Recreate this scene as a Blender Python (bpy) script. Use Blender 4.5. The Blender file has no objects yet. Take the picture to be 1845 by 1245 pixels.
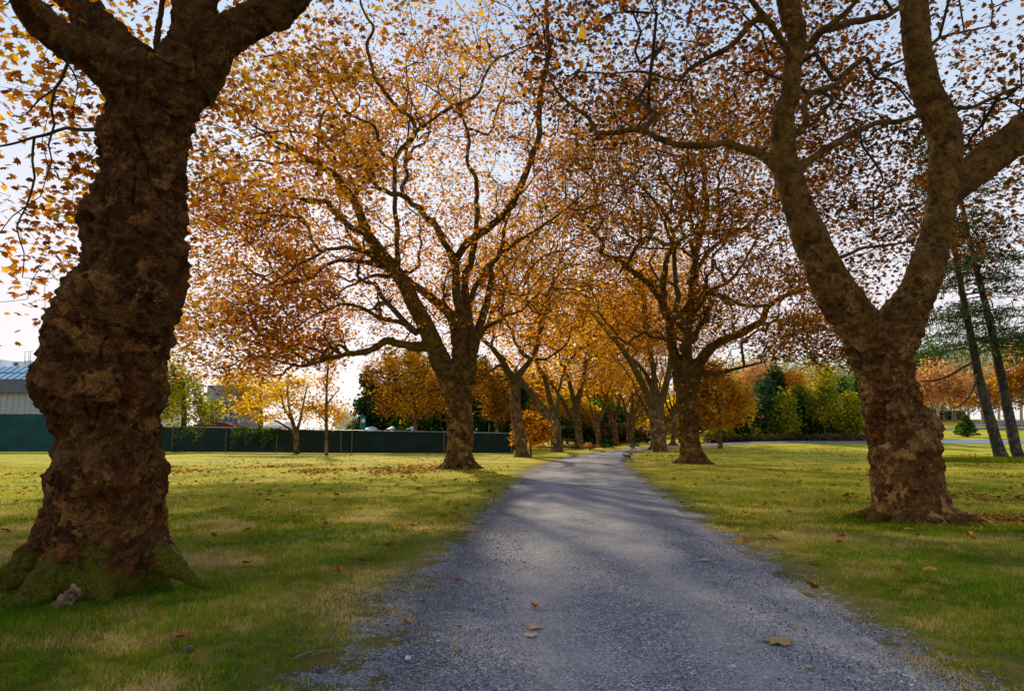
import bpy, math, random
import numpy as np
from mathutils import Vector, noise, Matrix
from mathutils.kdtree import KDTree

random.seed(7)
RNG = np.random.default_rng(11)
col = bpy.context.scene.collection
SC = bpy.context.scene

# ------------------------------------------------------------------ camera maths
F = 1200.0; CX, CY = 922.5, 622.5; HOR = 787.0; CAMH = 1.65
PITCH = math.atan((HOR - CY) / F)
CP, SP = math.cos(PITCH), math.sin(PITCH)

def sstep(a, b, v):
    t = min(1, max(0, (v - a) / (b - a))); return t * t * (3 - 2 * t)

def gz(x, y):
    """terrain height: flat lawn, rising gently far away on the right"""
    r = sstep(8, 40, x) * max(0.0, y - 78) * 0.055
    return min(r, 7.0) + 0.0

def ray(px, py):
    dx = (px - CX) / F; dz = (CY - py) / F
    return (dx, CP - dz * SP, SP + dz * CP)

def at(px, py, Y):
    d = ray(px, py); t = Y / d[1]
    return np.array([d[0] * t, Y, CAMH + d[2] * t])

def mpp(px, py, Y):           # metres per photo pixel at that depth
    return Y / ray(px, py)[1] / F

def ground(px, py):
    d = ray(px, py)
    t = 1.0
    for _ in range(4000):
        x, y, z = d[0] * t, d[1] * t, CAMH + d[2] * t
        if z <= gz(x, y): break
        t += 0.02 + t * 0.002
    return np.array([x, y, gz(x, y)])

# ------------------------------------------------------------------ helpers
def tag(o, label=None, cat=None, group=None, kind=None):
    if label: o['label'] = label
    if cat: o['category'] = cat
    if group: o['group'] = group
    if kind: o['kind'] = kind
    return o

def empty(name, loc):
    o = bpy.data.objects.new(name, None); col.objects.link(o)
    o.location = tuple(float(v) for v in loc); o.empty_display_size = 0.3
    return o

def link_mesh(name, me, mat, parent=None, smooth=False):
    o = bpy.data.objects.new(name, me); col.objects.link(o)
    if mat: me.materials.append(mat)
    if smooth and len(me.polygons):
        me.polygons.foreach_set('use_smooth', np.ones(len(me.polygons), dtype=bool))
    if parent is not None:
        o.parent = parent
        # geometry is written in world coordinates: cancel the parent's offset
        me.transform(Matrix.Translation(-Vector(parent.location)))
    return o

def np_mesh(name, verts, faces_flat, face_sizes, attrs=None):
    me = bpy.data.meshes.new(name)
    nv = len(verts); nf = len(face_sizes)
    me.vertices.add(nv); me.vertices.foreach_set('co', np.asarray(verts, dtype=np.float32).ravel())
    me.loops.add(len(faces_flat)); me.loops.foreach_set('vertex_index', np.asarray(faces_flat, dtype=np.int32))
    me.polygons.add(nf)
    fs = np.asarray(face_sizes, dtype=np.int32)
    st = np.concatenate([[0], np.cumsum(fs)[:-1]]).astype(np.int32)
    me.polygons.foreach_set('loop_start', st)
    me.polygons.foreach_set('loop_total', fs)
    me.update(calc_edges=True)
    for k, v in (attrs or {}).items():
        a = me.attributes.new(k, 'FLOAT', 'POINT'); a.data.foreach_set('value', np.asarray(v, dtype=np.float32))
    me.validate()
    return me

class MB:
    """collects simple solids, builds ONE mesh"""
    def __init__(s): s.v = []; s.f = []
    def add(s, vs, fs):
        b = len(s.v); s.v += [tuple(float(c) for c in v) for v in vs]; s.f += [tuple(i + b for i in f) for f in fs]
    def box(s, c, d, rz=0.0):
        x, y, z = d[0] / 2, d[1] / 2, d[2] / 2; cs, sn = math.cos(rz), math.sin(rz)
        vs = []
        for sz in (-1, 1):
            for sx, sy in ((-1, -1), (1, -1), (1, 1), (-1, 1)):
                a, b = sx * x, sy * y
                vs.append((c[0] + a * cs - b * sn, c[1] + a * sn + b * cs, c[2] + sz * z))
        s.add(vs, [(0, 3, 2, 1), (4, 5, 6, 7), (0, 1, 5, 4), (1, 2, 6, 5), (2, 3, 7, 6), (3, 0, 4, 7)])
    def tube(s, pts, rads, n=8, cap=True):
        v, f = tube_arr(pts, rads, n, cap); s.add(v, f)
    def build(s, name, mat, parent=None, smooth=False):
        me = bpy.data.meshes.new(name); me.from_pydata(s.v, [], s.f); me.update()
        return link_mesh(name, me, mat, parent, smooth)

def tube_arr(pts, rads, n, cap=True):
    pts = np.asarray(pts, float); m = len(pts)
    T = np.gradient(pts, axis=0); T /= (np.linalg.norm(T, axis=1)[:, None] + 1e-9)
    ref = np.array([0, 0, 1.0]) if abs(T[0][2]) < 0.9 else np.array([1.0, 0, 0])
    U = np.zeros_like(T)
    u = ref - T[0] * ref.dot(T[0]); u /= np.linalg.norm(u); U[0] = u
    for i in range(1, m):
        u = u - T[i] * u.dot(T[i]); u /= (np.linalg.norm(u) + 1e-9); U[i] = u
    V = np.cross(T, U)
    a = np.arange(n) * 2 * math.pi / n
    r = np.asarray(rads, float)[:, None, None]
    R = pts[:, None, :] + r * (np.cos(a)[None, :, None] * U[:, None, :] + np.sin(a)[None, :, None] * V[:, None, :])
    v = R.reshape(-1, 3).tolist(); f = []
    for i in range(m - 1):
        b = i * n
        for k in range(n):
            k2 = (k + 1) % n
            f.append((b + k, b + k2, b + n + k2, b + n + k))
    if cap:
        f.append(tuple(range(n - 1, -1, -1))); f.append(tuple((m - 1) * n + k for k in range(n)))
    return v, f

def catmull(P, step):
    """P: (m,k) control points -> resampled curve about every `step` metres"""
    P = np.asarray(P, float)
    if len(P) < 3:
        n = max(2, int(np.linalg.norm(P[1][:3] - P[0][:3]) / step) + 1)
        t = np.linspace(0, 1, n)[:, None]; return P[0] * (1 - t) + P[1] * t
    Q = np.vstack([2 * P[0] - P[1], P, 2 * P[-1] - P[-2]]); out = []
    for i in range(1, len(Q) - 2):
        n = max(1, int(np.linalg.norm(Q[i + 1][:3] - Q[i][:3]) / step))
        for j in range(n):
            t = j / n
            out.append(0.5 * (2 * Q[i] + (Q[i + 1] - Q[i - 1]) * t + (2 * Q[i - 1] - 5 * Q[i] + 4 * Q[i + 1] - Q[i + 2]) * t * t
                              + (3 * Q[i] - Q[i - 1] - 3 * Q[i + 1] + Q[i + 2]) * t ** 3))
    out.append(Q[-2]); return np.array(out)

# ------------------------------------------------------------------ materials
def new_mat(name):
    m = bpy.data.materials.new(name); m.use_nodes = True
    nt = m.node_tree; nt.nodes.clear()
    out = nt.nodes.new('ShaderNodeOutputMaterial')
    return m, nt, out

def N(nt, t, **kw):
    n = nt.nodes.new(t)
    for k, v in kw.items(): setattr(n, k, v)
    return n

def ramp(nt, stops, interp='LINEAR'):
    r = nt.nodes.new('ShaderNodeValToRGB'); r.color_ramp.interpolation = interp
    e = r.color_ramp.elements
    while len(e) < len(stops): e.new(0.5)
    for el, (p, c) in zip(e, stops):
        el.position = p; el.color = (c[0], c[1], c[2], 1)
    return r

def noise_n(nt, vec, scale, detail=4, rough=0.55):
    n = nt.nodes.new('ShaderNodeTexNoise'); n.inputs['Scale'].default_value = scale
    n.inputs['Detail'].default_value = detail; n.inputs['Roughness'].default_value = rough
    nt.links.new(vec, n.inputs['Vector']); return n

def mixc(nt, fac, a, b, mode='MIX'):
    m = nt.nodes.new('ShaderNodeMix'); m.data_type = 'RGBA'; m.blend_type = mode
    for sock, v in ((m.inputs[0], fac), (m.inputs[6], a), (m.inputs[7], b)):
        if isinstance(v, (int, float)): sock.default_value = v
        elif isinstance(v, (tuple, list)): sock.default_value = (v[0], v[1], v[2], 1)
        else: nt.links.new(v, sock)
    return m.outputs[2]

def mth(nt, op, a, b=None, clamp=False):
    m = nt.nodes.new('ShaderNodeMath'); m.operation = op; m.use_clamp = clamp
    for i, v in enumerate((a, b)):
        if v is None: continue
        if isinstance(v, (int, float)): m.inputs[i].default_value = v
        else: nt.links.new(v, m.inputs[i])
    return m.outputs[0]

def plain(name, c, rough=0.8, var=0.25, scale=3.0, metallic=0.0, bump=0.0):
    m, nt, out = new_mat(name)
    g = N(nt, 'ShaderNodeNewGeometry'); b = N(nt, 'ShaderNodeBsdfPrincipled')
    n = noise_n(nt, g.outputs['Position'], scale, 5)
    r = ramp(nt, [(0.3, [v * (1 - var) for v in c]), (0.7, [min(1, v * (1 + var)) for v in c])])
    nt.links.new(n.outputs['Fac'], r.inputs[0]); nt.links.new(r.outputs[0], b.inputs['Base Color'])
    b.inputs['Roughness'].default_value = rough; b.inputs['Metallic'].default_value = metallic
    b.inputs['Specular IOR Level'].default_value = 0.25
    if bump:
        bp = N(nt, 'ShaderNodeBump'); bp.inputs['Strength'].default_value = bump; bp.inputs['Distance'].default_value = 0.02
        nt.links.new(n.outputs['Fac'], bp.inputs['Height']); nt.links.new(bp.outputs[0], b.inputs['Normal'])
    nt.links.new(b.outputs[0], out.inputs[0]); return m

def leaf_mat(name, stops, trans=0.5, gain=1.0):
    """stops over the per-leaf attribute rnd"""
    m, nt, out = new_mat(name)
    a = N(nt, 'ShaderNodeAttribute', attribute_name='rnd')
    r = ramp(nt, [(p, [v * gain for v in c]) for p, c in stops]); nt.links.new(a.outputs['Fac'], r.inputs[0])
    d = N(nt, 'ShaderNodeBsdfDiffuse'); t = N(nt, 'ShaderNodeBsdfTranslucent'); mx = N(nt, 'ShaderNodeMixShader')
    mx.inputs[0].default_value = trans
    nt.links.new(r.outputs[0], d.inputs[0])
    bright = mixc(nt, 1.0, r.outputs[0], (1.7, 1.45, 0.9), 'MULTIPLY')
    nt.links.new(bright, t.inputs[0])
    nt.links.new(d.outputs[0], mx.inputs[1]); nt.links.new(t.outputs[0], mx.inputs[2])
    nt.links.new(mx.outputs[0], out.inputs[0]); return m

def bark_mat(name, dark, mid, light, moss_h=0.0, scale=1.0, moss_c=(0.19, 0.19, 0.010), rust=(0.22, 0.07, 0.02), rust_h=2.2, bump=0.8, mottle_z=3.5):
    m, nt, out = new_mat(name); L = nt.links
    g = N(nt, 'ShaderNodeNewGeometry'); pos = g.outputs['Position']
    b = N(nt, 'ShaderNodeBsdfPrincipled'); b.inputs['Roughness'].default_value = 0.9; b.inputs['Specular IOR Level'].default_value = 0.15
    n1 = noise_n(nt, pos, 2.2 * scale, 6, 0.6); n2 = noise_n(nt, pos, 11 * scale, 5, 0.65); n3 = noise_n(nt, pos, 50 * scale, 3, 0.6)
    r = ramp(nt, [(0.25, dark), (0.5, mid), (0.78, light)])
    f = mth(nt, 'ADD', mth(nt, 'MULTIPLY', n1.outputs['Fac'], 0.5), mth(nt, 'MULTIPLY', n2.outputs['Fac'], 0.5))
    L.new(f, r.inputs[0]); c = r.outputs[0]
    sep = N(nt, 'ShaderNodeSeparateXYZ'); L.new(pos, sep.inputs[0])
    # rust patches on the lower trunk
    rn = noise_n(nt, pos, 1.6 * scale, 4, 0.6)
    rf = mth(nt, 'MULTIPLY', mth(nt, 'SUBTRACT', rn.outputs['Fac'], 0.50), 7.0, True)
    hf = mth(nt, 'SUBTRACT', 1.0, mth(nt, 'DIVIDE', sep.outputs['Z'], rust_h), True)
    c = mixc(nt, mth(nt, 'MULTIPLY', mth(nt, 'MULTIPLY', rf, hf), 0.85), c, rust)
    # cracks : voronoi distance to edge, warped, flattened vertically
    mp = N(nt, 'ShaderNodeMapping'); mp.inputs['Scale'].default_value = (1, 1, 1.15)
    wv = N(nt, 'ShaderNodeVectorMath', operation='SCALE'); wv.inputs['Scale'].default_value = 0.45
    L.new(n2.outputs['Color'], wv.inputs[0])
    ad = N(nt, 'ShaderNodeVectorMath', operation='ADD'); L.new(pos, ad.inputs[0]); L.new(wv.outputs[0], ad.inputs[1])
    L.new(ad.outputs[0], mp.inputs[0])
    vo = N(nt, 'ShaderNodeTexVoronoi', feature='DISTANCE_TO_EDGE'); vo.inputs['Scale'].default_value = 12 * scale
    L.new(mp.outputs[0], vo.inputs['Vector'])
    crk = mth(nt, 'MULTIPLY', vo.outputs['Distance'], 10.0, True)
    patch = mth(nt, 'MULTIPLY', mth(nt, 'SUBTRACT', n1.outputs['Fac'], 0.49), 6.0, True)
    crk2 = mth(nt, 'MAXIMUM', crk, mth(nt, 'SUBTRACT', 1.0, patch))
    c = mixc(nt, mth(nt, 'MULTIPLY', mth(nt, 'SUBTRACT', 1.0, crk2), 0.9), c, [v * 0.3 for v in dark])
    # plates of slightly different tone
    vp = N(nt, 'ShaderNodeTexVoronoi'); vp.inputs['Scale'].default_value = 5.5 * scale; L.new(ad.outputs[0], vp.inputs['Vector'])
    spv = N(nt, 'ShaderNodeSeparateColor'); L.new(vp.outputs['Color'], spv.inputs[0])
    c = mixc(nt, mth(nt, 'MULTIPLY', mth(nt, 'SUBTRACT', spv.outputs[0], 0.55, True), 1.6), c, [min(1, v * 1.5) for v in light])
    c = mixc(nt, mth(nt, 'MULTIPLY', mth(nt, 'SUBTRACT', spv.outputs[1], 0.6, True), 1.5), c, dark)
    # smooth camouflage bark higher up
    cn = noise_n(nt, pos, 2.6, 5, 0.6); cr = ramp(nt, [(0.42, (light[0] * .20, light[1] * .17, light[2] * .10)), (0.46, (light[0] * .36, light[1] * .36, light[2] * .18)), (0.57, (light[0] * .44, light[1] * .46, light[2] * .24)), (0.60, (light[0] * .14, light[1] * .12, light[2] * .08))]); L.new(cn.outputs['Fac'], cr.inputs[0])
    up_ = mth(nt, 'ADD', mth(nt, 'DIVIDE', mth(nt, 'SUBTRACT', sep.outputs['Z'], mottle_z), 2.5), mth(nt, 'MULTIPLY', mth(nt, 'SUBTRACT', n1.outputs['Fac'], 0.5), 1.5), True)
    c = mixc(nt, mth(nt, 'MULTIPLY', up_, 0.75), c, cr.outputs[0])
    # micro contrast
    c = mixc(nt, 0.75, c, ramp_from(nt, n3.outputs['Fac']), 'OVERLAY')
    c = mixc(nt, 0.6, c, ramp_from(nt, n2.outputs['Fac']), 'OVERLAY')
    if moss_h > 0:
        mn = noise_n(nt, pos, 1.9, 6, 0.68)
        mh = mth(nt, 'ADD', mth(nt, 'SUBTRACT', 1.0, mth(nt, 'DIVIDE', sep.outputs['Z'], moss_h)), mth(nt, 'MULTIPLY', mth(nt, 'SUBTRACT', mn.outputs['Fac'], 0.52), 4.5))
        mf = mth(nt, 'MULTIPLY', mth(nt, 'SUBTRACT', mh, 0.15), 3.5, True)
        mossn = ramp(nt, [(0.35, [v * 0.35 for v in moss_c]), (0.65, moss_c)]); L.new(n3.outputs['Fac'], mossn.inputs[0])
        c = mixc(nt, mf, c, mossn.outputs[0])
    L.new(c, b.inputs['Base Color'])
    h = mth(nt, 'ADD', mth(nt, 'MULTIPLY', n2.outputs['Fac'], 1.6), mth(nt, 'ADD', mth(nt, 'MULTIPLY', crk2, 0.35), mth(nt, 'MULTIPLY', n3.outputs['Fac'], 0.8)))
    bp = N(nt, 'ShaderNodeBump'); bp.inputs['Strength'].default_value = bump; bp.inputs['Distance'].default_value = 0.10
    L.new(h, bp.inputs['Height']); L.new(bp.outputs[0], b.inputs['Normal'])
    L.new(b.outputs[0], out.inputs[0]); return m

def ramp_from(nt, fac):
    r = ramp(nt, [(0.3, (0.15, 0.15, 0.15)), (0.7, (0.85, 0.85, 0.85))]); nt.links.new(fac, r.inputs[0]); return r.outputs[0]

def gravel_nodes(nt, pos):
    """colour + height of the crushed stone"""
    v1 = N(nt, 'ShaderNodeTexVoronoi'); v1.inputs['Scale'].default_value = 75; nt.links.new(pos, v1.inputs['Vector'])
    v2 = N(nt, 'ShaderNodeTexVoronoi'); v2.inputs['Scale'].default_value = 32; nt.links.new(pos, v2.inputs['Vector'])
    sp = N(nt, 'ShaderNodeSeparateColor'); nt.links.new(v1.outputs['Color'], sp.inputs[0])
    r = ramp(nt, [(0.0, (0.035, 0.037, 0.044)), (0.35, (0.105, 0.115, 0.135)), (0.7, (0.235, 0.245, 0.275)), (0.93, (0.46, 0.46, 0.50)), (1.0, (0.72, 0.71, 0.72))])
    nt.links.new(sp.outputs[0], r.inputs[0]); c = r.outputs[0]
    sp2 = N(nt, 'ShaderNodeSeparateColor'); nt.links.new(v2.outputs['Color'], sp2.inputs[0])
    c = mixc(nt, mth(nt, 'MULTIPLY', mth(nt, 'SUBTRACT', sp2.outputs[1], 0.75, True), 3.0, True), c, (0.30, 0.25, 0.26))
    # fines / dust and damp zones
    n1 = noise_n(nt, pos, 0.55, 5, 0.6); n2 = noise_n(nt, pos, 3.0, 5, 0.65)
    dust = mth(nt, 'MULTIPLY', mth(nt, 'SUBTRACT', n1.outputs['Fac'], 0.48), 5, True)
    c = mixc(nt, mth(nt, 'MULTIPLY', dust, 0.55), c, (0.34, 0.315, 0.30))
    dk = mth(nt, 'MULTIPLY', mth(nt, 'SUBTRACT', 0.50, n2.outputs['Fac']), 5, True)
    c = mixc(nt, mth(nt, 'MULTIPLY', dk, 0.45), c, (0.07, 0.075, 0.10))
    h = mth(nt, 'ADD', mth(nt, 'MULTIPLY', v1.outputs['Distance'], -1.0), mth(nt, 'MULTIPLY', v2.outputs['Distance'], -0.8))
    h = mth(nt, 'MULTIPLY', h, mth(nt, 'SUBTRACT', 1.0, mth(nt, 'MULTIPLY', dust, 0.6)))
    return c, h

def path_mat():
    m, nt, out = new_mat('gravel'); L = nt.links
    g = N(nt, 'ShaderNodeNewGeometry'); c, h = gravel_nodes(nt, g.outputs['Position'])
    b = N(nt, 'ShaderNodeBsdfPrincipled'); b.inputs['Roughness'].default_value = 0.85; b.inputs['Specular IOR Level'].default_value = 0.3
    # worn wheel tracks, a little paler and smoother, along the path
    a = N(nt, 'ShaderNodeAttribute', attribute_name='across')
    n = noise_n(nt, g.outputs['Position'], 1.2, 4, 0.6)
    w = mth(nt, 'ADD', a.outputs['Fac'], mth(nt, 'MULTIPLY', mth(nt, 'SUBTRACT', n.outputs['Fac'], 0.5), 0.35))
    tr = ramp(nt, [(0.12, (0, 0, 0)), (0.30, (1, 1, 1)), (0.42, (0.1, 0.1, 0.1)), (0.52, (0.0, 0.0, 0.0)), (0.68, (0.9, 0.9, 0.9)), (0.85, (0, 0, 0))]); L.new(w, tr.inputs[0])
    c = mixc(nt, mth(nt, 'MULTIPLY', tr.outputs[0], 0.50), c, (0.36, 0.335, 0.33))
    n9 = noise_n(nt, g.outputs['Position'], 5.0, 4, 0.7)
    eg = mth(nt, 'MULTIPLY', mth(nt, 'SUBTRACT', 0.16, mth(nt, 'ADD', a.outputs['Fac'], mth(nt, 'MULTIPLY', mth(nt, 'SUBTRACT', n9.outputs['Fac'], 0.5), 0.2))), 7.0, True)
    c = mixc(nt, mth(nt, 'MULTIPLY', eg, 0.75), c, mixc(nt, 1.0, c, (0.50, 0.50, 0.47), 'MULTIPLY'))
    L.new(c, b.inputs['Base Color'])
    bp = N(nt, 'ShaderNodeBump'); bp.inputs['Strength'].default_value = 0.9; bp.inputs['Distance'].default_value = 0.012
    L.new(h, bp.inputs['Height']); L.new(bp.outputs[0], b.inputs['Normal']); L.new(b.outputs[0], out.inputs[0]); return m

def ground_mat():
    m, nt, out = new_mat('lawn'); L = nt.links
    g = N(nt, 'ShaderNodeNewGeometry'); pos = g.outputs['Position']
    b = N(nt, 'ShaderNodeBsdfPrincipled'); b.inputs['Roughness'].default_value = 0.9; b.inputs['Specular IOR Level'].default_value = 0.1
    nb = noise_n(nt, pos, 0.35, 5, 0.6); nm = noise_n(nt, pos, 2.2, 6, 0.7); nf = noise_n(nt, pos, 45, 4, 0.7); ns = noise_n(nt, pos, 12, 4, 0.7)
    r = ramp(nt, [(0.34, (0.10, 0.155, 0.006)), (0.44, (0.30, 0.31, 0.008)), (0.53, (0.55, 0.47, 0.02)), (0.66, (0.72, 0.55, 0.09))])
    f = mth(nt, 'ADD', mth(nt, 'MULTIPLY', nb.outputs['Fac'], 0.55), mth(nt, 'MULTIPLY', nm.outputs['Fac'], 0.45)); L.new(f, r.inputs[0])
    c = r.outputs[0]
    # blades: fine light/dark
    dk = mth(nt, 'MULTIPLY', mth(nt, 'SUBTRACT', 0.52, nf.outputs['Fac']), 6, True)
    c = mixc(nt, mth(nt, 'MULTIPLY', dk, 0.45), c, (0.10, 0.10, 0.006))
    lt = mth(nt, 'MULTIPLY', mth(nt, 'SUBTRACT', ns.outputs['Fac'], 0.55), 6, True)
    c = mixc(nt, mth(nt, 'MULTIPLY', lt, 0.35), c, (0.45, 0.40, 0.05))
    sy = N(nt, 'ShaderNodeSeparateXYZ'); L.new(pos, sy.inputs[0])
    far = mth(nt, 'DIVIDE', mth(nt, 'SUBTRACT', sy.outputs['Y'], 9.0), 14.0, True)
    c = mixc(nt, mth(nt, 'SUBTRACT', 1.0, far), c, mixc(nt, 1.0, c, (0.42, 0.40, 0.6), 'MULTIPLY'))  # near lawn darkened: foreground shade, and soil between blades, put into the colour
    # margin towards the path: bare soil, then gravel
    e = N(nt, 'ShaderNodeAttribute', attribute_name='edge')
    ne = noise_n(nt, pos, 1.7, 6, 0.7); ne2 = noise_n(nt, pos, 9, 4, 0.7)
    wob = mth(nt, 'ADD', mth(nt, 'MULTIPLY', mth(nt, 'SUBTRACT', ne.outputs['Fac'], 0.5), 2.2), mth(nt, 'MULTIPLY', mth(nt, 'SUBTRACT', ne2.outputs['Fac'], 0.5), 1.2))
    ed = mth(nt, 'ADD', e.outputs['Fac'], wob)
    soil = mth(nt, 'SUBTRACT', 1.0, mth(nt, 'MULTIPLY', mth(nt, 'SUBTRACT', ed, 0.35), 1.3, True), True)
    c = mixc(nt, mth(nt, 'MULTIPLY', soil, 0.7), c, mixc(nt, ns.outputs['Fac'], (0.05, 0.045, 0.02), (0.14, 0.12, 0.05)))
    gc, gh = gravel_nodes(nt, pos)
    gf = mth(nt, 'SUBTRACT', 1.0, mth(nt, 'MULTIPLY', mth(nt, 'SUBTRACT', ed, 0.12), 5.0, True), True)
    c = mixc(nt, gf, c, gc)
    L.new(c, b.inputs['Base Color'])
    h = mth(nt, 'ADD', mth(nt, 'MULTIPLY', nf.outputs['Fac'], 1.2), mth(nt, 'MULTIPLY', ns.outputs['Fac'], 1.0))
    bp = N(nt, 'ShaderNodeBump'); bp.inputs['Strength'].default_value = 0.8; bp.inputs['Distance'].default_value = 0.04
    L.new(h, bp.inputs['Height']); L.new(bp.outputs[0], b.inputs['Normal']); L.new(b.outputs[0], out.inputs[0]); return m

def attr_mat(name, stops, rough=0.8, trans=0.0):
    m, nt, out = new_mat(name)
    a = N(nt, 'ShaderNodeAttribute', attribute_name='rnd'); r = ramp(nt, stops); nt.links.new(a.outputs['Fac'], r.inputs[0])
    if trans:
        d = N(nt, 'ShaderNodeBsdfDiffuse'); t = N(nt, 'ShaderNodeBsdfTranslucent'); mx = N(nt, 'ShaderNodeMixShader'); mx.inputs[0].default_value = trans
        nt.links.new(r.outputs[0], d.inputs[0]); nt.links.new(r.outputs[0], t.inputs[0])
        nt.links.new(d.outputs[0], mx.inputs[1]); nt.links.new(t.outputs[0], mx.inputs[2]); nt.links.new(mx.outputs[0], out.inputs[0])
    else:
        b = N(nt, 'ShaderNodeBsdfPrincipled'); b.inputs['Roughness'].default_value = rough; b.inputs['Specular IOR Level'].default_value = 0.25
        nt.links.new(r.outputs[0], b.inputs['Base Color']); nt.links.new(b.outputs[0], out.inputs[0])
    return m

BARK_A = bark_mat('bark_near_left', (0.024, 0.008, 0.002), (0.125, 0.046, 0.009), (0.30, 0.135, 0.032), moss_h=0.58, rust=(0.36, 0.10, 0.02), rust_h=3.0, mottle_z=4.5, bump=1.0)
BARK_B = bark_mat('bark_near_right', (0.040, 0.014, 0.003), (0.23, 0.090, 0.019), (0.54, 0.29, 0.090), moss_h=0.16, mottle_z=2.8, rust=(0.32, 0.09, 0.02), rust_h=3.4, bump=1.0)
BARK_C = bark_mat('bark_mid', (0.026, 0.012, 0.003), (0.130, 0.064, 0.013), (0.32, 0.185, 0.045), moss_h=0.15, scale=0.8, rust=(0.24, 0.09, 0.03), rust_h=6)
BARK_F = bark_mat('bark_far', (0.035, 0.021, 0.007), (0.13, 0.080, 0.026), (0.30, 0.20, 0.08), scale=0.6, rust=(0.26, 0.09, 0.03), rust_h=6)
TWIG = plain('twig_bark', (0.085, 0.050, 0.020), 0.9, 0.5, 2.0)
TWIG_N = plain('twig_bark_dark', (0.050, 0.032, 0.015), 0.9, 0.5, 4.0)
_G = [(0.0, (0.10, 0.030, 0.006)), (0.25, (0.25, 0.078, 0.010)), (0.5, (0.40, 0.148, 0.014)), (0.72, (0.57, 0.27, 0.018)), (0.9, (0.70, 0.42, 0.03)), (1.0, (0.38, 0.30, 0.03))]
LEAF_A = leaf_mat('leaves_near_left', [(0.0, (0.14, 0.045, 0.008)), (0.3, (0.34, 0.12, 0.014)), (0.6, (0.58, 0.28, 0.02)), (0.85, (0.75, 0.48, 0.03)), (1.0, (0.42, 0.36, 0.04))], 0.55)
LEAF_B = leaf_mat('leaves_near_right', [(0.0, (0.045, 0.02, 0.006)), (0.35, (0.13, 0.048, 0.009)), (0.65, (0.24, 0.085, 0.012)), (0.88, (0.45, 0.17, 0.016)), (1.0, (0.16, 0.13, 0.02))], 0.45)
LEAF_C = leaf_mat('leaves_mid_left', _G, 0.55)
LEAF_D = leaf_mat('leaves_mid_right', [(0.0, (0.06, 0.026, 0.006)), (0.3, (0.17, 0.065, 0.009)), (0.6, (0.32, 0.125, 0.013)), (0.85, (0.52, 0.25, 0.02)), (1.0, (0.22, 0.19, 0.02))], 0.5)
LEAF_F = leaf_mat('leaves_avenue', [(0.0, (0.22, 0.09, 0.010)), (0.3, (0.45, 0.21, 0.014)), (0.6, (0.66, 0.38, 0.020)), (0.85, (0.82, 0.55, 0.035)), (1.0, (0.55, 0.48, 0.05))], 0.55)

# ------------------------------------------------------------------ leaves
def leaf_template(kind):
    if kind == 'lobed':      # five-lobed plane leaf, stalk end at origin side
        o = [(0, -0.42), (0.20, -0.40), (0.50, -0.22), (0.30, -0.05), (0.52, 0.22), (0.20, 0.18), (0.0, 0.58), (-0.20, 0.18), (-0.52, 0.22), (-0.30, -0.05), (-0.50, -0.22), (-0.20, -0.40)]
        v = [(0, -0.05, 0)] + [(x, y, -0.30 * (x * x + (y + .05) ** 2)) for x, y in o]
        f = [(0, i + 1, (i + 1) % 12 + 1) for i in range(12)]
    elif kind == 'mid':
        o = [(0, -0.45), (0.50, -0.15), (0.24, 0.08), (0.36, 0.30), (0.0, 0.55), (-0.36, 0.30), (-0.24, 0.08), (-0.50, -0.15)]
        v = [(0, 0, 0.06)] + [(x, y, -0.22 * (x * x + y * y)) for x, y in o]
        f = [(0, 1, 2), (0, 2, 3), (0, 3, 4), (0, 4, 5), (0, 5, 6), (0, 6, 7), (0, 7, 8), (0, 8, 1)]
    elif kind == 'tri':
        v = [(-0.46, -0.3, 0), (0.46, -0.22, -0.1), (0.25, 0.32, 0.0), (-0.15, 0.5, -0.12)]
        f = [(0, 1, 2, 3)]
    else:
        v = [(-0.08, -0.5, 0), (0.08, -0.5, 0), (0.05, 0.5, 0), (-0.05, 0.5, 0)]; f = [(0, 1, 2, 3)]
    return np.array(v, float), f

def rot_mats(n, up=0.5, rng=RNG):
    """random frames whose normals lean upward by `up`"""
    nrm = rng.normal(size=(n, 3)); nrm /= np.linalg.norm(nrm, axis=1)[:, None]
    nrm[:, 2] = np.abs(nrm[:, 2]); nrm[:, 2] += up; nrm /= np.linalg.norm(nrm, axis=1)[:, None]
    t = rng.normal(size=(n, 3)); t[:, 2] -= 0.5
    t -= nrm * np.sum(t * nrm, axis=1)[:, None]; t /= np.linalg.norm(t, axis=1)[:, None]
    s = np.cross(t, nrm)
    return np.stack([s, t, nrm], axis=2)      # columns

def leaves_mesh(name, P, size, kind, rnd, up=0.5):
    T, Fc = leaf_template(kind); k = len(T); n = len(P)
    R = rot_mats(n, up)
    V = np.einsum('nij,kj->nki', R, T) * np.asarray(size)[:, None, None] + P[:, None, :]
    sizes = np.array([len(f) for f in Fc]); flat = np.concatenate([np.array(f) for f in Fc])
    FF = (flat[None, :] + (np.arange(n) * k)[:, None]).ravel()
    me = np_mesh(name, V.reshape(-1, 3), FF, np.tile(sizes, n), {'rnd': np.repeat(rnd, k)})
    return me

def fbm(p, s, o=3):
    return noise.fractal(Vector((p[0] * s, p[1] * s, p[2] * s)), 1.0, 2.0, o)

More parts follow.
